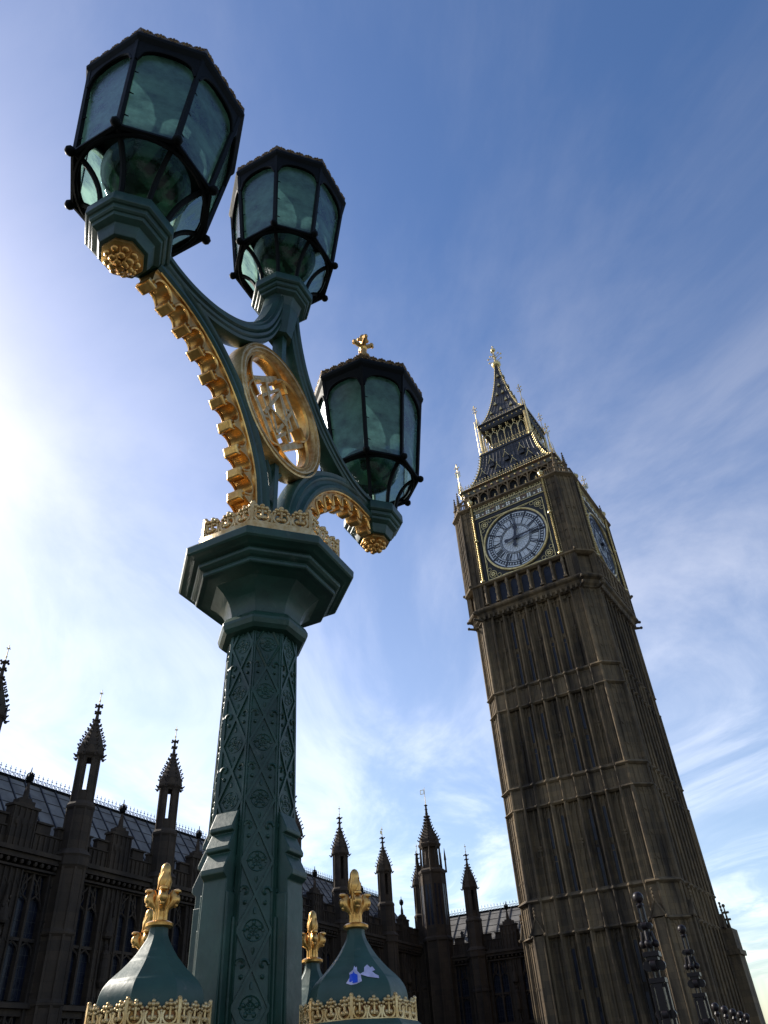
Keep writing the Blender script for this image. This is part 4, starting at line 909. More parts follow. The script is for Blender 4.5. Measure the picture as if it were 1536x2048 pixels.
# belfry arcade
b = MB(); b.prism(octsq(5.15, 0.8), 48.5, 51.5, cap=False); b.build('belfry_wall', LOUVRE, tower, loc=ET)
b = MB()
for k in range(4):
    q = MB(); n = 8; w_ = 9.6 / n
    for i in range(n + 1):
        x = -4.8 + i * w_; q.box((x, -5.45, 50.0), (0.13, 0.5, 2.6)); q.lathe([(0.075, 48.0), (0.075, 50.4), (0.12, 50.5)], n=6, c=(x, -5.74))
    for i in range(n):
        x = -4.8 + (i + 0.5) * w_
        for e in (-1, 1): q.tube([(x + e * w_ * 0.46, -5.6, 50.1), (x + e * w_ * 0.36, -5.6, 50.75), (x, -5.6, 51.15)], 0.06, 5)
        q.box((x, -5.45, 51.28), (w_, 0.34, 0.2)); q.tube([(x, -5.42, 48.2), (x, -5.42, 50.3)], 0.045, 4)
    q.box((-5.15, -5.15, 49.6), (0.75, 0.75, 3.2))
    for e in (-1, 1): q.tube([(-5.15 + e * 0.36, -5.15 - e * 0.36, 48), (-5.15 + e * 0.36, -5.15 - e * 0.36, 51.3)], 0.08, 6)
    b.join(q, R4[k])
b.build('belfry_arcade', STONE_L, tower, loc=ET)
b = MB()
for (a, z0), (c_, z1) in zip([(5.35, 51.25), (5.55, 51.4), (5.60, 51.95), (5.85, 52.1)], [(5.55, 51.4), (5.60, 51.95), (5.85, 52.1), (5.75, 52.3)]): b.prism(scaled(octsq(1, 0.05), a), z0, z1, 1.0, c_ / a)
b.build('eaves', TGREEN, tower, loc=ET)
def beads(mb, p, q, n, r, lift=0.0):
    p, q = Vector(p), Vector(q)
    for i in range(n): c_ = p.lerp(q, (i + 0.5) / n); mb.ball((c_.x, c_.y, c_.z + lift), r, 5, 4)
b = MB()
for k in range(4):
    q = MB()
    beads(q, (-5.7, -5.72, 51.62), (5.7, -5.72, 51.62), 16, 0.13); beads(q, (-5.8, -5.88, 52.12), (5.8, -5.88, 52.12), 46, 0.075)
    for i in range(32): x = -5.6 + i * 11.2 / 31; q.tube([(x, -5.78, 52.3), (x, -5.78, 52.72)], 0.028, 4); q.ball((x, -5.78, 52.75), 0.062, 5, 4)
    q.tube([(-5.7, -5.78, 52.5), (5.7, -5.78, 52.5)], 0.03, 4)
    b.join(q, R4[k])
b.build('eaves_gilding', TGOLD, tower, smooth=50, loc=ET)
# lower roof
RP = cr([(5.35, 52.25), (4.75, 53.1), (4.15, 54.5), (3.65, 56.2), (3.35, 58.1)], 14)
def sq(r): return [(-r, -r), (r, -r), (r, r), (-r, r)]
b = MB()
for (a, z0), (c_, z1) in zip(RP, RP[1:]): b.prism(sq(a), z0, z1, 1.0, c_ / a, cap=False)
b.build('lower_roof', ROOFT, tower, loc=ET)
def roof_at(P, z):
    for (a, z0), (c_, z1) in zip(P, P[1:]):
        if z0 <= z <= z1: return a + (c_ - a) * (z - z0) / (z1 - z0)
    return P[-1][0]
b = MB(); g_ = MB()
for k in range(4):
    q = MB(); h = MB()
    for i in range(17):
        f = -1 + 2 * i / 16; q.tube([(f * r, -r - 0.01, z) for r, z in RP], 0.045, 4)
    for z in (53.6, 55.2, 56.8): r = roof_at(RP, z); q.tube([(-r, -r, z), (r, -r, z)], 0.035, 4)
    for i in range(13):
        z = 52.6 + i * 0.44; r = roof_at(RP, z); h.ball((-r, -r, z), 0.14, 6, 4); h.tube([(-r, -r, z), (-r - 0.16, -r - 0.16, z + 0.15)], 0.05, 4)
    h.tube([(-r, -r, z) for r, z in RP], 0.07, 5)
    b.join(q, R4[k]); h.xf(R4[k]); h.build('roof_hip_crockets', TGOLD, tower, smooth=50, loc=ET)
b.build('roof_ribs', ROOFDARK, tower, loc=ET)
def dormer(x, z, r, w, h, k):
    m_ = MB(); y = -r; m_.box((x, y - 0.02, z + h * 0.25), (w, 0.55, h * 0.5)); m_.add([(x - w * 0.62, y - 0.34, z + h * 0.45), (x + w * 0.62, y - 0.34, z + h * 0.45), (x, y - 0.34, z + h), (x - w * 0.62, y + 0.6, z + h * 0.45), (x + w * 0.62, y + 0.6, z + h * 0.45), (x, y + 0.6, z + h)], [(0, 1, 2), (5, 4, 3), (1, 4, 5, 2), (2, 5, 3, 0), (0, 3, 4, 1)])
    m_.xf(R4[k]); o = m_.build('dormer', ROOFDARK, tower, loc=ET)
    t = MB()
    for e in (-1, 1): t.tube([(x + e * w * 0.66, y - 0.36, z + h * 0.42), (x, y - 0.36, z + h * 1.04)], 0.035, 4)
    t.tube([(x, y - 0.36, z + h), (x, y - 0.36, z + h * 1.35)], 0.025, 4); t.ball((x, y - 0.36, z + h * 1.25), 0.06, 5, 4)
    t.xf(R4[k]); t.build('gilt_trim', TGOLD, o)
for k in range(4):
    for z, xs in ((53.5, (-2.9, -0.97, 0.97, 2.9)), (55.4, (-1.9, 0, 1.9))):
        for x in xs: dormer(x, z, roof_at(RP, z), 0.55, 1.15, k)
# open lantern stage
b = MB()
for (a, z0), (c_, z1) in zip([(3.3, 58.0), (3.45, 58.15), (3.45, 58.35)], [(3.45, 58.15), (3.45, 58.35), (3.2, 58.45)]): b.prism(sq(a), z0, z1, 1.0, c_ / a)
b.prism(sq(2.05), 58.4, 62.6, cap=False)
for (a, z0), (c_, z1) in zip([(2.9, 62.2), (3.05, 62.45), (3.05, 62.95), (3.25, 63.1)], [(3.05, 62.45), (3.05, 62.95), (3.25, 63.1), (3.1, 63.3)]): b.prism(sq(a), z0, z1, 1.0, c_ / a)
b.build('lantern_core', ROOFDARK, tower, loc=ET)
b = MB()
for k in range(4):
    q = MB(); n = 6; w_ = 5.4 / n
    for i in range(n + 1): x = -2.7 + i * w_; q.tube([(x, -2.85, 58.4), (x, -2.85, 61.5)], 0.05, 5)
    for i in range(n):
        x = -2.7 + (i + 0.5) * w_
        for e in (-1, 1): q.tube([(x + e * w_ * 0.5, -2.85, 60.6), (x + e * w_ * 0.38, -2.85, 61.1), (x, -2.85, 61.5)], 0.04, 4)
        for zz in (61.75, 62.0): q.ball((x, -2.87, zz), 0.10, 5, 4); q.ball((x + w_ * 0.25, -2.87, zz - 0.1), 0.06, 5, 4)
        q.tube([(x, -2.85, 61.5), (x, -2.85, 62.1)], 0.05, 4)
        q.tube([(x, -2.85, 58.4), (x, -2.85, 60.5)], 0.02, 4)
    beads(q, (-3.3, -3.42, 58.5), (3.3, -3.42, 58.5), 18, 0.085); beads(q, (-3.3, -3.42, 59.0), (3.3, -3.42, 59.0), 24, 0.06); q.tube([(-3.4, -3.42, 58.78), (3.4, -3.42, 58.78)], 0.03, 4)
    beads(q, (-3.1, -3.27, 63.2), (3.1, -3.27, 63.2), 26, 0.06); beads(q, (-3.0, -3.1, 62.7), (3.0, -3.1, 62.7), 10, 0.1)
    q.tube([(-2.98, -2.98, 58.3), (-2.98, -2.98, 62.4)], 0.15, 6)
    for dx_ in (0, 0.3): q.tube([(-3.35 + dx_, -3.35, 58.0), (-3.35 + dx_, -3.35, 62.0), (-3.35 + dx_, -3.35, 64.0)], [0.06, 0.05, 0.02], 5)
    q.xf(R4[k]); q.build('lantern_arcade', TGOLD, tower, smooth=50, loc=ET)
SP = cr([(2.90, 63.25), (2.30, 64.5), (1.70, 66.3), (1.10, 68.9), (0.62, 71.6), (0.34, 73.7), (0.24, 75.0)], 18)
b = MB()
for (a, z0), (c_, z1) in zip(SP, SP[1:]): b.prism(sq(a), z0, z1, 1.0, c_ / a, cap=False)
b.build('spire', ROOFT, tower, loc=ET)
b = MB(); g_ = MB()
for k in range(4):
    q = MB(); h = MB()
    for i in range(9): f = -1 + 2 * i / 8; q.tube([(f * r, -r - 0.01, z) for r, z in SP], 0.03, 4)
    for i in range(27): z = 63.5 + i * 0.43; r = roof_at(SP, z); h.ball((-r, -r, z), 0.095, 5, 4); h.tube([(-r, -r, z), (-r - 0.09, -r - 0.09, z + 0.1)], 0.035, 4)
    h.tube([(-r, -r, z) for r, z in SP], 0.05, 5)
    for i in range(15): x = -2.8 + i * 0.4; h.tube([(x, -3.1, 63.3), (x, -3.1, 63.65)], 0.02, 4); h.ball((x, -3.1, 63.7), 0.05, 5, 4)
    b.join(q, R4[k]); g_.join(h, R4[k])
b.build('spire_ribs', ROOFDARK, tower, loc=ET); g_.build('spire_crockets', TGOLD, tower, smooth=50, loc=ET)
for k in range(4):
    for z, xs in ((65.0, (-1.35, 0, 1.35)), (66.7, (-0.75, 0.75)), (68.6, (-0.4, 0.4)), (70.4, (0,)), (72.4, (0,))):
        for x in xs:
            r = roof_at(SP, z); t = MB(); t.add([(x - 0.2, -r - 0.22, z), (x + 0.2, -r - 0.22, z), (x, -r - 0.22, z + 0.5), (x - 0.2, -r + 0.2, z), (x + 0.2, -r + 0.2, z), (x, -r + 0.1, z + 0.5)], [(0, 1, 2), (1, 4, 5, 2), (2, 5, 3, 0), (0, 3, 4, 1)]); t.xf(R4[k]); t.build('spire_light', TGOLD, tower, loc=ET)
b = MB(); b.lathe([(0.20, 74.8), (0.45, 74.95), (0.62, 75.2), (0.62, 75.45), (0.40, 75.5), (0.18, 75.6), (0.10, 77.2), (0.05, 78.3)], n=8)
for k in range(8):
    a = k * PI / 4; b.tube([(0.55 * math.cos(a), 0.55 * math.sin(a), 75.4), (0.62 * math.cos(a), 0.62 * math.sin(a), 75.75)], [0.05, 0.02], 4)
    for zz, rr in ((76.2, 0.85), (77.0, 0.95), (77.4, 0.6)):
        if k % 2 == 0: b.tube([(0, 0, zz - 0.4), (rr * 0.6 * math.cos(a), rr * 0.6 * math.sin(a), zz - 0.1), (rr * math.cos(a), rr * math.sin(a), zz)], 0.035, 4); b.ball((rr * math.cos(a), rr * math.sin(a), zz), 0.13, 6, 4)
b.ball((0, 0, 78.3), 0.33, 10, 8); b.tube([(0, 0, 78.5), (0, 0, 79.2)], 0.05, 5); b.box((0, 0, 79.0), (0.4, 0.06, 0.06))
b.build('spire_finial', TGOLD, tower, smooth=50, loc=ET)
def gilt_pinnacle(x, y, z, h, cross, k):
    m_ = MB(); m_.tube([(x, y, z), (x, y, z + h)], [0.055, 0.025], 5)
    for e in (-1, 1): m_.tube([(x + e * 0.26, y + 0.0, z), (x + e * 0.20, y, z + h * 0.25), (x + e * 0.14, y, z + h * 0.36)], [0.05, 0.04, 0.02], 4); m_.tube([(x, y + e * 0.26, z), (x, y + e * 0.2, z + h * 0.25), (x, y + e * 0.14, z + h * 0.36)], [0.05, 0.04, 0.02], 4)
    for zz in (0.72, 0.88):
        for a in range(4): m_.ball((x + 0.24 * math.cos(a * PI / 2), y + 0.24 * math.sin(a * PI / 2), z + h * zz), 0.09, 5, 4); m_.tube([(x, y, z + h * zz - 0.1), (x + 0.24 * math.cos(a * PI / 2), y + 0.24 * math.sin(a * PI / 2), z + h * zz)], 0.03, 4)
    m_.ball((x, y, z + h), 0.10, 5, 4); m_.xf(R4[k]); o = m_.build('gilt_pinnacle', TGOLD, tower, smooth=50, loc=ET)
    if cross:
        v = MB(); zc_ = z + h * 0.62
        for a in (PI / 4, -PI / 4): v.box((x, y, zc_), (0.75, 0.05, 0.30), M=Matrix.Rotation(a, 3, 'Y'))
        v.xf(R4[k]); v.build('weather_vane', WHITE, o)
for k in range(4):
    gilt_pinnacle(-5.65, -5.65, 52.2, 4.3, True, k); gilt_pinnacle(-3.1, -3.1, 63.1, 3.6, False, k)

# ------------------------------------------------------------------ palace ranges
def clump(rng, mb, x, y, z0, z1, w):
    z = z0
    while z < z1: mb.ball((x + rng.uniform(-w, w) * 0.4, y, z), w * rng.uniform(0.4, 0.75), 6, 4); z += w * 0.8
def pinnacle_turret(parent, x, y, H, zc, r=0.78, vane=False):
    """octagonal buttress turret: shaft to the cornice zc, open lantern, crocketed cap, mast to H"""
    k_ = (H - zc) / 9.9; z = lambda q: zc + (q - 9.6) * k_
    root = bpy.data.objects.new('buttress_turret', None); COL.objects.link(root); root.parent = parent; root.location = (x, y, 3.0 + EYE)
    b = MB(); b.lathe([(r * 1.02, -4.5), (r * 1.02, zc)], n=8)
    for k in range(8): p = octv(r * 1.02, k); b.tube([(p[0], p[1], -4.5), (p[0], p[1], zc)], 0.09, 5)
    for zz in (3.7 / 9.6 * zc, 6.6 / 9.6 * zc): b.lathe([(r * 1.04, zz - 0.1), (r * 1.16, zz), (r * 1.16, zz + 0.1), (r * 1.04, zz + 0.25)], n=8)
    b.lathe([(r * 1.0, zc - 0.1), (r * 1.22, zc + 0.1), (r * 1.22, zc + 0.5 * k_), (r * 1.3, zc + 0.6 * k_), (r * 0.95, zc + 0.9 * k_)], n=8)
    b.lathe([(r * 0.90, z(10.2)), (r * 0.90, z(12.6))], n=8)
    for k in range(8): p = octv(r * 0.9, k); b.tube([(p[0], p[1], z(10.2)), (p[0], p[1], z(12.6))], 0.06, 5)
    b.lathe([(r * 0.92, z(12.5)), (r * 1.02, z(12.62)), (r * 1.0, z(12.75)), (r * 0.80, z(12.95))], n=8)
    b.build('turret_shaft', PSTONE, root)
    b = MB(); b.lathe([(r * 0.76, z(12.8)), (r * 0.76, z(13.5))], n=8)
    for k in range(8):
        p = octv(r * 0.70, k); b.box((p[0], p[1], (z(13.4) + z(15.5)) / 2), (r * 0.19, r * 0.19, z(15.5) - z(13.4)), rz=rad(22.5 + 45 * k)); b.tube([(p[0] * 1.12, p[1] * 1.12, z(12.8)), (p[0] * 1.12, p[1] * 1.12, z(15.5))], r * 0.055, 5)
        if k % 2: 
            m_ = (Vector(octv(r * 0.69, k)) + Vector(octv(r * 0.69, k + 1))) / 2; b.box((m_.x, m_.y, (z(13.4) + z(15.4)) / 2), (r * 0.06, r * 0.5, z(15.4) - z(13.4)), rz=rad(45 * (k + 1)))
    b.lathe([(r * 0.74, z(15.25)), (r * 0.80, z(15.35)), (r * 0.98, z(15.5)), (r * 1.0, z(15.62)), (r * 0.84, z(15.72))], n=8)
    b.build('open_lantern', PSTONE, root)
    b = MB(); P = cr([(r * 0.88, z(15.7)), (r * 0.86, z(16.0)), (r * 0.70, z(16.4)), (r * 0.44, z(16.9)), (r * 0.26, z(17.3)), (r * 0.14, z(17.7)), (r * 0.08, z(18.6))], 12); b.lathe(P, n=8)
    for k in range(8):
        p = octv(r * 1.0, k); b.ball((p[0], p[1], z(15.4)), r * 0.12, 5, 4); b.tube([(p[0], p[1], z(15.4)), (p[0] * 1.22, p[1] * 1.22, z(15.5))], [r * 0.09, r * 0.04], 4)
        # little gables
        g0, g1 = Vector(octv(r * 0.98, k)), Vector(octv(r * 0.98, k + 1)); m_ = (g0 + g1) / 2
        b.add([(g0.x, g0.y, z(15.55)), (g1.x, g1.y, z(15.55)), (m_.x * 0.98, m_.y * 0.98, z(16.1)), (m_.x * 0.6, m_.y * 0.6, z(15.9))], [(0, 1, 2), (1, 3, 2), (3, 0, 2)])
        for j in range(6):
            rr, zz = P[1 + j]; rr *= 1.04; q = octv(rr, k); q2 = octv(rr + r * 0.13, k); b.tube([(q[0], q[1], zz), (q2[0], q2[1], zz + 0.08)], [r * 0.08, r * 0.05], 4); b.ball((q2[0], q2[1], zz + 0.08), r * 0.065, 5, 4)
    for zz, rr in ((17.55, 0.26), (18.05, 0.20), (18.45, 0.26)):
        b.lathe([(0.04, z(zz) - 0.08), (r * rr, z(zz) + 0.03), (0.04, z(zz) + 0.12)], n=8)
        for k in range(4): b.ball((r * rr * 1.2 * math.cos(k * PI / 2), r * rr * 1.2 * math.sin(k * PI / 2), z(zz) + 0.03), r * 0.09, 5, 4)
    b.build('crocketed_cap', PSTONE, root)
    b = MB(); b.tube([(0, 0, z(18.5)), (0, 0, H)], [0.035, 0.02], 5); b.ball((0, 0, z(18.8)), 0.06, 5, 4)
    b.box((0, 0, H - 0.22), (0.26, 0.03, 0.03)); b.box((0, 0, H - 0.22), (0.03, 0.26, 0.03)); b.ball((0, 0, H - 0.22), 0.055, 5, 4)
    if vane: b.box((-0.22, 0, H - 0.55), (0.36, 0.02, 0.30)); 
    b.build('mast', TGOLD, root)
    return root
def palace(parent, ts, zc, Hs, ridge, depth, seed, t0, t1, vanes=(), skip=()):
    rng = random.Random(seed); s_ = zc / 9.6
    L_ = t1 - t0; cx_ = (t0 + t1) / 2
    b = MB(); b.box((cx_, depth + 0.35, (zc - 4.5) / 2), (L_, 2 * depth - 0.1, zc + 4.5))      # core block behind the bays
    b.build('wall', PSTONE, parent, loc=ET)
    b = MB(); b.box((cx_, -0.02, zc + 0.12), (L_, 0.9, 0.24)); b.box((cx_, -0.10, zc + 0.34), (L_, 1.06, 0.20)); b.box((cx_, 0.02, zc - 0.32), (L_, 0.66, 0.10))
    n = int(L_ / 0.42)
    for i in range(n): b.ball((t0 + (i + 0.5) * 0.42, -0.36, zc - 0.12), 0.12, 5, 4)
    b.build('cornice', PSTONE, parent, loc=ET)
    b = MB(); b.box((cx_, -0.04, 3.7 * s_), (L_, 0.56, 0.22)); b.box((cx_, 0.02, 3.7 * s_ - 1.1), (L_, 0.44, 0.14)); b.build('string_course', PSTONE, parent, loc=ET)
    # parapet with panels and merlons
    zp = zc + 0.44; b = MB(); b.box((cx_, 0.06, zp + 0.45), (L_, 0.34, 0.9))
    i = 0; x = t0 + 0.1
    while x < t1: b.box((x, -0.15, zp + 0.42), (0.09, 0.10, 0.84)); x += 0.34
    x = t0 + 0.3
    while x < t1 - 0.3:
        b.box((x + 0.45, 0.06, zp + 1.15), (0.92, 0.30, 0.52)); b.box((x + 0.45, 0.02, zp + 1.44), (1.02, 0.44, 0.09)); x += 1.42
    b.box((cx_, 0.02, zp + 0.93), (L_, 0.42, 0.07)); b.build('parapet', PSTONE, parent, loc=ET)
    # bays
    edges = [t0] + [t for t in ts] + [t1]
    for j in range(len(ts) - 1):
        a, c_ = ts[j], ts[j + 1]; m_ = (a + c_) / 2; W_ = c_ - a
        st = MB(); wx = W_ * 0.225; ww = min(0.92, W_ * 0.125)
        # solid strips between the windows
        xs = [a + 0.1, m_ - wx - ww, m_ - wx + ww, m_ + wx - ww, m_ + wx + ww, c_ - 0.1]
        for p, q in ((xs[0], xs[1]), (xs[2], xs[3]), (xs[4], xs[5])):
            st.box(((p + q) / 2, 0.10, (zc - 0.35 - 4.5) / 2), (q - p, 0.42, zc - 0.35 + 4.5))
            nn = max(2, int((q - p) / 0.34))
            for i in range(nn + 1): st.box((p + (q - p) * i / nn, -0.15, (zc - 0.4 - 4.5) / 2), (0.08, 0.12, zc - 0.4 + 4.5))
            for zz in (zc - 0.9, zc - 2.4, 6.3 * s_, 5.0 * s_, 4.2 * s_):
                for i in range(nn):
                    xm = p + (q - p) * (i + 0.5) / nn; hw = (q - p) / nn / 2
                    for e in (-1, 1): st.tube([(xm + e * hw, -0.12, zz - 0.2), (xm, -0.12, zz)], 0.04, 4)
        for wz0, wz1 in ((3.9 * s_, 9.15 * s_), (-3.0, 3.3 * s_)):
            for e in (-1, 1): st.box((m_ + e * wx, 0.10, wz1 + (zc - 0.35 - wz1) / 2 if wz1 > 5 * s_ else wz1 + 0.25), (2 * ww, 0.38, (zc - 0.35 - wz1) if wz1 > 5 * s_ else 0.5))
        st.build('bay_stonework', PSTONE, parent, loc=ET)
        for e in (-1, 1):
            for wz0, wz1 in ((3.9 * s_, 9.15 * s_), (-3.0, 3.3 * s_)):
                x = m_ + e * wx; fr = MB()
                fr.box((x, 0.06, (wz0 + wz1) / 2), (0.13, 0.26, wz1 - wz0)); tz = wz0 + (wz1 - wz0) * 0.46
                fr.box((x, 0.08, tz), (2 * ww, 0.2, 0.14))
                for s2 in (-1, 1):
                    xm = x + s2 * ww / 2; hw = ww / 2
                    for zt in (tz - 0.08, wz1 - 0.95):
                        for s3 in (-1, 1): fr.tube([(xm + s3 * hw, 0.04, zt - 0.55), (xm + s3 * hw * 0.8, 0.04, zt - 0.22), (xm, 0.04, zt)], 0.05, 5)
                    fr.tube([(xm, 0.04, wz1 - 0.95), (xm - 0.12, 0.04, wz1 - 0.5), (xm, 0.04, wz1)], 0.045, 4); fr.tube([(xm, 0.04, wz1 - 0.95), (xm + 0.16, 0.04, wz1 - 0.6), (xm + 0.05, 0.04, wz1)], 0.045, 4)
                for s2 in (-1, 1): fr.tube([(x + s2 * ww, 0.04, wz1 - 1.5), (x + s2 * ww * 0.55, 0.04, wz1 - 0.5), (x, 0.04, wz1 - 0.02)], 0.055, 4)
                o = fr.build('window', PSTONE, parent, loc=ET)
                gl = MB(); gl.box((x, 0.22, (wz0 + wz1) / 2), (2 * ww - 0.02, 0.05, wz1 - wz0)); gl.build('glass', WINGLASS, o)
                ld = MB(); zz = wz0 + 0.45
                while zz < wz1: ld.box((x, 0.187, zz), (2 * ww - 0.02, 0.012, 0.022)); zz += 0.46
                for f in (-0.75, -0.5, -0.25, 0.25, 0.5, 0.75): ld.box((x + f * ww, 0.187, (wz0 + wz1) / 2), (0.02, 0.012, wz1 - wz0))
                ld.build('leading', ROOFDARK, o)
        ni = MB()
        for z0 in (4.6 * s_, 0.3): 
            ni.lathe([(0.10, z0), (0.24, z0 + 0.25), (0.24, z0 + 0.35)], n=8, c=(m_, -0.28)); ni.lathe([(0.20, z0 + 0.35), (0.23, z0 + 0.9), (0.17, z0 + 1.25), (0.20, z0 + 1.5), (0.09, z0 + 1.68), (0.12, z0 + 1.82), (0.06, z0 + 1.98)], n=8, c=(m_, -0.30))
            ni.lathe([(0.24, z0 + 2.2), (0.30, z0 + 2.3), (0.26, z0 + 2.6), (0.12, z0 + 3.2), (0.03, z0 + 3.9)], n=8, c=(m_, -0.26))
            for i in range(6): ni.ball((m_ + rng.uniform(-0.2, 0.2), -0.38, z0 + 2.3 + i * 0.2), 0.08, 5, 4)
        ni.build('statue_niche', PSTONE, parent, loc=ET)
        gd = MB(); zg = zp + 0.9; w_ = 0.78
        gd.box((m_, -0.05, zp + 0.95), (2 * w_, 0.5, 1.9)); gd.box((m_, -0.08, zp + 1.93), (2 * w_ + 0.16, 0.62, 0.12)); gd.box((m_, -0.05, zp + 2.12), (1.05, 0.4, 0.28)); gd.box((m_, -0.05, zp + 2.3), (0.6, 0.34, 0.16))
        for i in range(5): gd.box((m_ - w_ + 0.08 + i * (2 * w_ - 0.16) / 4, -0.33, zp + 0.95), (0.08, 0.09, 1.8))
        for i in range(3): gd.ball((m_ - 0.4 + 0.4 * i, -0.33, zp + 1.2), 0.15, 6, 4, (1, 0.5, 1.4))
        gd.lathe([(0.16, zp + 2.3), (0.13, zp + 2.75), (0.08, zp + 3.0), (0.06, zp + 3.2)], n=6, c=(m_, -0.05))
        gd.build('parapet_gable', PSTONE, parent, loc=ET)
        fn = MB(); fn.lathe([(0.05, zp + 3.15), (0.17, zp + 3.25), (0.20, zp + 3.42), (0.14, zp + 3.55), (0.04, zp + 3.62), (0.02, zp + 3.95)], n=8, c=(m_, -0.05))
        for k in range(6): a_ = k * PI / 3; fn.tube([(m_ + 0.19 * math.cos(a_), -0.05 + 0.19 * math.sin(a_), zp + 3.35), (m_ + 0.17 * math.cos(a_), -0.05 + 0.17 * math.sin(a_), zp + 3.6), (m_, -0.05, zp + 3.72)], 0.025, 4)
        fn.build('crown_finial', IRON, parent, loc=ET)
    # roof
    y0, z0, y1, z1 = 0.5, zc + 0.55, depth, ridge
    b = MB(); yb = 2 * depth - y0
    b.add([(t0, y0, z0), (t1, y0, z0), (t1, y1, z1), (t0, y1, z1), (t0, yb, z0), (t1, yb, z0)], [(0, 1, 2, 3), (3, 2, 5, 4), (0, 3, 4), (1, 5, 2), (0, 4, 5, 1)]); b.build('roof', SLATE, parent, loc=ET)
    b = MB(); n = int(L_ / 1.15)
    sl = Vector((0, y1 - y0, z1 - z0)); nr = Vector((0, -sl.z, sl.y)).normalized() * 0.03
    for i in range(n + 1):
        x = t0 + i * L_ / n; b.tube([Vector((x, y0, z0)) + nr, Vector((x, y1, z1)) + nr], 0.055, 4)
    for f in (0.14, 0.30, 0.46, 0.62, 0.78, 0.92):
        p = Vector((0, y0, z0)) + sl * f + nr * 0.6; b.tube([(t0, p.y, p.z), (t1, p.y, p.z)], 0.018, 4)
    b.build('roof_seams', ROOFDARK, parent, loc=ET)
    for j in range(len(ts) - 1):
        for f in (0.28, 0.72):
            x = ts[j] + (ts[j + 1] - ts[j]) * f; p = Vector((x, y0, z0)) + sl * 0.42
            v = MB(); v.box((p.x, p.y - 0.16, p.z + 0.14), (0.24, 0.4, 0.34)); v.add([(p.x - 0.18, p.y - 0.4, p.z + 0.3), (p.x + 0.18, p.y - 0.4, p.z + 0.3), (p.x, p.y - 0.4, p.z + 0.55), (p.x, p.y + 0.3, p.z + 0.5)], [(0, 1, 2), (1, 3, 2), (3, 0, 2)]); v.build('roof_vent', ROOFDARK, parent, loc=ET)
    b = MB(); n = int(L_ / 0.34); b.box((cx_, y1, z1 + 0.05), (L_, 0.14, 0.14)); b.tube([(t0, y1, z1 + 0.34), (t1, y1, z1 + 0.34)], 0.015, 4)
    for i in range(n):
        x = t0 + (i + 0.5) * 0.34; b.tube([(x + 0.095 * math.cos(a * PI / 4), y1, z1 + 0.22 + 0.095 * math.sin(a * PI / 4)) for a in range(8)], 0.022, 4, closed=True)
        b.tube([(x + 0.17, y1, z1 + 0.1), (x + 0.17, y1, z1 + 0.62)], [0.022, 0.012], 4); b.box((x + 0.17, y1, z1 + 0.50), (0.13, 0.03, 0.035))
        b.ball((x + 0.17, y1, z1 + 0.62), 0.03, 4, 3)
    b.build('ridge_cresting', IRON, parent, loc=ET)
    for j, t in enumerate(ts):
        if j in skip: continue
        pinnacle_turret(parent, t, -0.35, Hs[j], zc, vane=j in vanes)
ML = Matrix.Translation((-20.5, 35.0, -3.0)) @ Matrix.Rotation(rad(66.6), 4, 'Z')
pal = thing('palace_range', 'long dark gothic palace range with a row of spiky turrets running behind the lamp post', 'palace', ML)
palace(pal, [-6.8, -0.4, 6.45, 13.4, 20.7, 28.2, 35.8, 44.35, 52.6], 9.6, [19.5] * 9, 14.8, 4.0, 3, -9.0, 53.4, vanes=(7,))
MW = Matrix.Translation((0.5, 83.5, -3.0)) @ Matrix.Rotation(rad(-27), 4, 'Z')
wing = thing('palace_wing', 'short palace wing with pale grey roof between the stair turret and the clock tower', 'palace', MW)
palace(wing, [-2.2, 5.9, 12.6], 8.5, [18.5] * 3, 12.9, 4.0, 5, -1.0, 17.5, skip=(0, 2))
# tall octagonal stair turret in the corner
stt = thing('stair_turret', 'tallest octagonal palace turret with square weather vane standing in the corner of the two ranges', 'tower', MW @ Matrix.Translation((2.05, -0.6, 0)))
r = 1.28
b = MB(); b.lathe([(r * 1.05, -4.5), (r * 1.05, 10.2), (r * 1.14, 10.3), (r * 1.14, 10.5), (r, 10.7), (r, 16.1), (r * 1.12, 16.3), (r * 1.12, 16.5), (r * 0.9, 16.7)], n=8)
for k in range(8): p = octv(r * 1.0, k); b.tube([(p[0], p[1], 10.6), (p[0], p[1], 16.2)], 0.09, 5); q = octv(r * 1.06, k); b.tube([(q[0], q[1], -4.5), (q[0], q[1], 10.3)], 0.09, 5)
b.build('wall', PSTONE, stt, loc=ET)
b = MB()
for k in range(8):
    a = rad(45 * k); ap = r * math.cos(PI / 8)
    for e in (-0.2, 0.2): b.box((ap * math.cos(a) - e * math.sin(a), ap * math.sin(a) + e * math.cos(a), 13.4), (0.03, 0.22, 3.6), rz=a)
b.build('lancet', WINGLASS, stt, loc=ET)
b = MB(); b.lathe([(r * 0.80, 16.6), (r * 0.80, 17.0)], n=8); b.lathe([(r * 0.50, 16.6), (r * 0.50, 19.0)], n=8)
for k in range(8): p = octv(r * 0.76, k); b.tube([(p[0], p[1], 16.6), (p[0], p[1], 19.0)], 0.10, 5); b.tube([(p[0] * 1.12, p[1] * 1.12, 16.4), (p[0] * 1.12, p[1] * 1.12, 18.2)], [0.05, 0.02], 4)
b.lathe([(r * 0.80, 18.7), (r * 0.92, 18.95), (r * 0.92, 19.1), (r * 0.78, 19.2)], n=8); b.build('upper_stage', PSTONE, stt, loc=ET)
for k in (0, 2, 4, 6):
    p = octv(r * 1.15, k); q = MB(); q.lathe([(0.09, 16.3), (0.09, 17.4), (0.13, 17.5), (0.02, 18.6)], n=6, c=p); q.build('stone_pinnacle', PSTONE, stt, loc=ET)
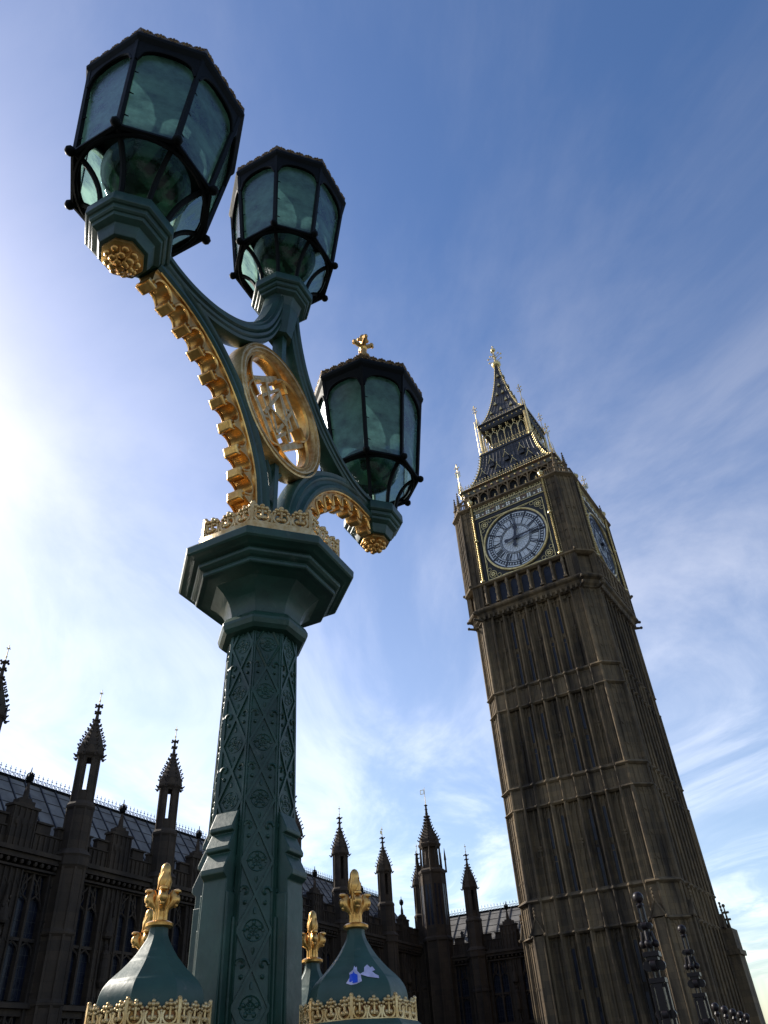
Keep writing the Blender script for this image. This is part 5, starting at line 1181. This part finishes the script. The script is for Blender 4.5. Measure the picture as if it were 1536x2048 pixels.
b = MB(); P = cr([(r * 0.82, 19.15), (r * 0.80, 19.5), (r * 0.62, 20.0), (r * 0.38, 20.6), (r * 0.22, 21.2), (r * 0.12, 21.9), (r * 0.07, 23.0)], 14); b.lathe(P, n=8)
for k in range(8):
    for j in range(1, 10): rr, zz = P[j]; q = octv(rr, k); q2 = octv(rr + 0.13, k); b.tube([(q[0], q[1], zz), (q2[0], q2[1], zz + 0.08)], [0.09, 0.05], 4); b.ball((q2[0], q2[1], zz + 0.1), 0.07, 5, 4)
for zz, rr in ((21.6, 0.22), (22.15, 0.2), (22.6, 0.18), (23.0, 0.22)): b.lathe([(0.05, zz - 0.1), (rr, zz), (0.05, zz + 0.12)], n=8)
b.build('crocketed_cap', PSTONE, stt, loc=ET)
b = MB(); b.tube([(0, 0, 22.9), (0, 0, 24.9)], [0.045, 0.02], 5); v0 = 24.25
for p, q in (((-0.08, 0), (-0.5, 0)), ((-0.5, 0), (-0.5, 0.42)), ((-0.5, 0.42), (-0.08, 0.42)), ((-0.08, 0.42), (-0.08, 0))): b.tube([(p[0], 0, v0 + p[1]), (q[0], 0, v0 + q[1])], 0.035, 4)
b.build('weather_vane', TGOLD, stt, loc=ET)

# ------------------------------------------------------------------ iron railing beyond the parapet gap
MR = MB0
rail = thing('iron_railing', 'dark iron railing with ball topped standards in front of the foot of the clock tower', 'railing', MR @ Matrix.Translation((6.5, -0.46, 0)))
def standard(x, h):
    s_ = MB(); z = lambda t: EYE + h * t
    for a, c_ in ((-1, -1), (-1, 1), (1, -1), (1, 1)): s_.tube([(x + a * 0.016, c_ * 0.016, 0.0), (x + a * 0.016, c_ * 0.016, z(0.93))], 0.0075, 4)
    s_.ball((x, 0, z(0.97)), 0.036, 14, 10)
    s_.lathe([(0.020, z(0.90)), (0.028, z(0.915)), (0.02, z(0.93))], n=10, c=(x, 0))
    for zz, rr, off in ((0.78, 0.020, 0.030), (0.53, 0.031, 0.042), (0.24, 0.026, 0.04)):
        for a in (0, 1, 2, 3):
            u = Vector((math.cos(a * PI / 2), math.sin(a * PI / 2), 0)); t = Vector((-u.y, u.x, 0)); c0 = Vector((x, 0, z(zz))) + u * off
            s_.tube([c0 - t * 0.018, c0 + t * 0.018], rr, 12)
    for a in (0, 1, 2, 3):
        u = Vector((math.cos(a * PI / 2), math.sin(a * PI / 2), 0)); c0 = Vector((x, 0, z(0.665))) + u * 0.042; s_.ball(c0, 0.024, 10, 8)
        s_.tube([Vector((x, 0, z(0.72))), Vector((x, 0, z(0.74))) + u * 0.03, c0], 0.012, 6)
    for zz in (0.60, 0.44, 0.16): s_.box((x, 0, z(zz)), (0.105, 0.105, 0.028)); s_.box((x, 0, z(zz) - 0.024), (0.075, 0.075, 0.024))
    for a in (-1, 1): s_.box((x + a * 0.045, 0, (z(0.42)) / 2), (0.018, 0.05, z(0.42))); s_.box((x, a * 0.045, (z(0.42)) / 2), (0.05, 0.018, z(0.42)))
    s_.box((x, 0, (z(0.42)) / 2), (0.05, 0.05, z(0.42)))
    return s_
for x in (-2.52, -0.57):
    standard(x, 0.93).build('standard', RAILIRON, rail, bevel=0.002, smooth=40)
for i, x in enumerate([0.35, 1.1, 1.9, 2.7, 3.5]):
    q = MB(); q.tube([(x, 0.0, 0), (x, 0.0, EYE + 0.33)], 0.014, 6); q.ball((x, 0, EYE + 0.355), 0.036, 12, 8); q.lathe([(0.016, EYE + 0.28), (0.026, EYE + 0.30), (0.016, EYE + 0.32)], n=8, c=(x, 0)); q.build('picket', RAILIRON, rail, smooth=40)
x = -2.3; q = MB()
while x < 4.4:
    q.tube([(x, 0, 0.1), (x, 0, EYE + 0.05)], 0.010, 4); x += 0.14
q.build('bars', RAILIRON, rail)
q = MB(); q.box((1.0, 0, 0.12), (7.2, 0.05, 0.04)); q.box((1.0, 0, EYE + 0.02), (7.2, 0.05, 0.035)); q.build('rail', RAILIRON, rail)
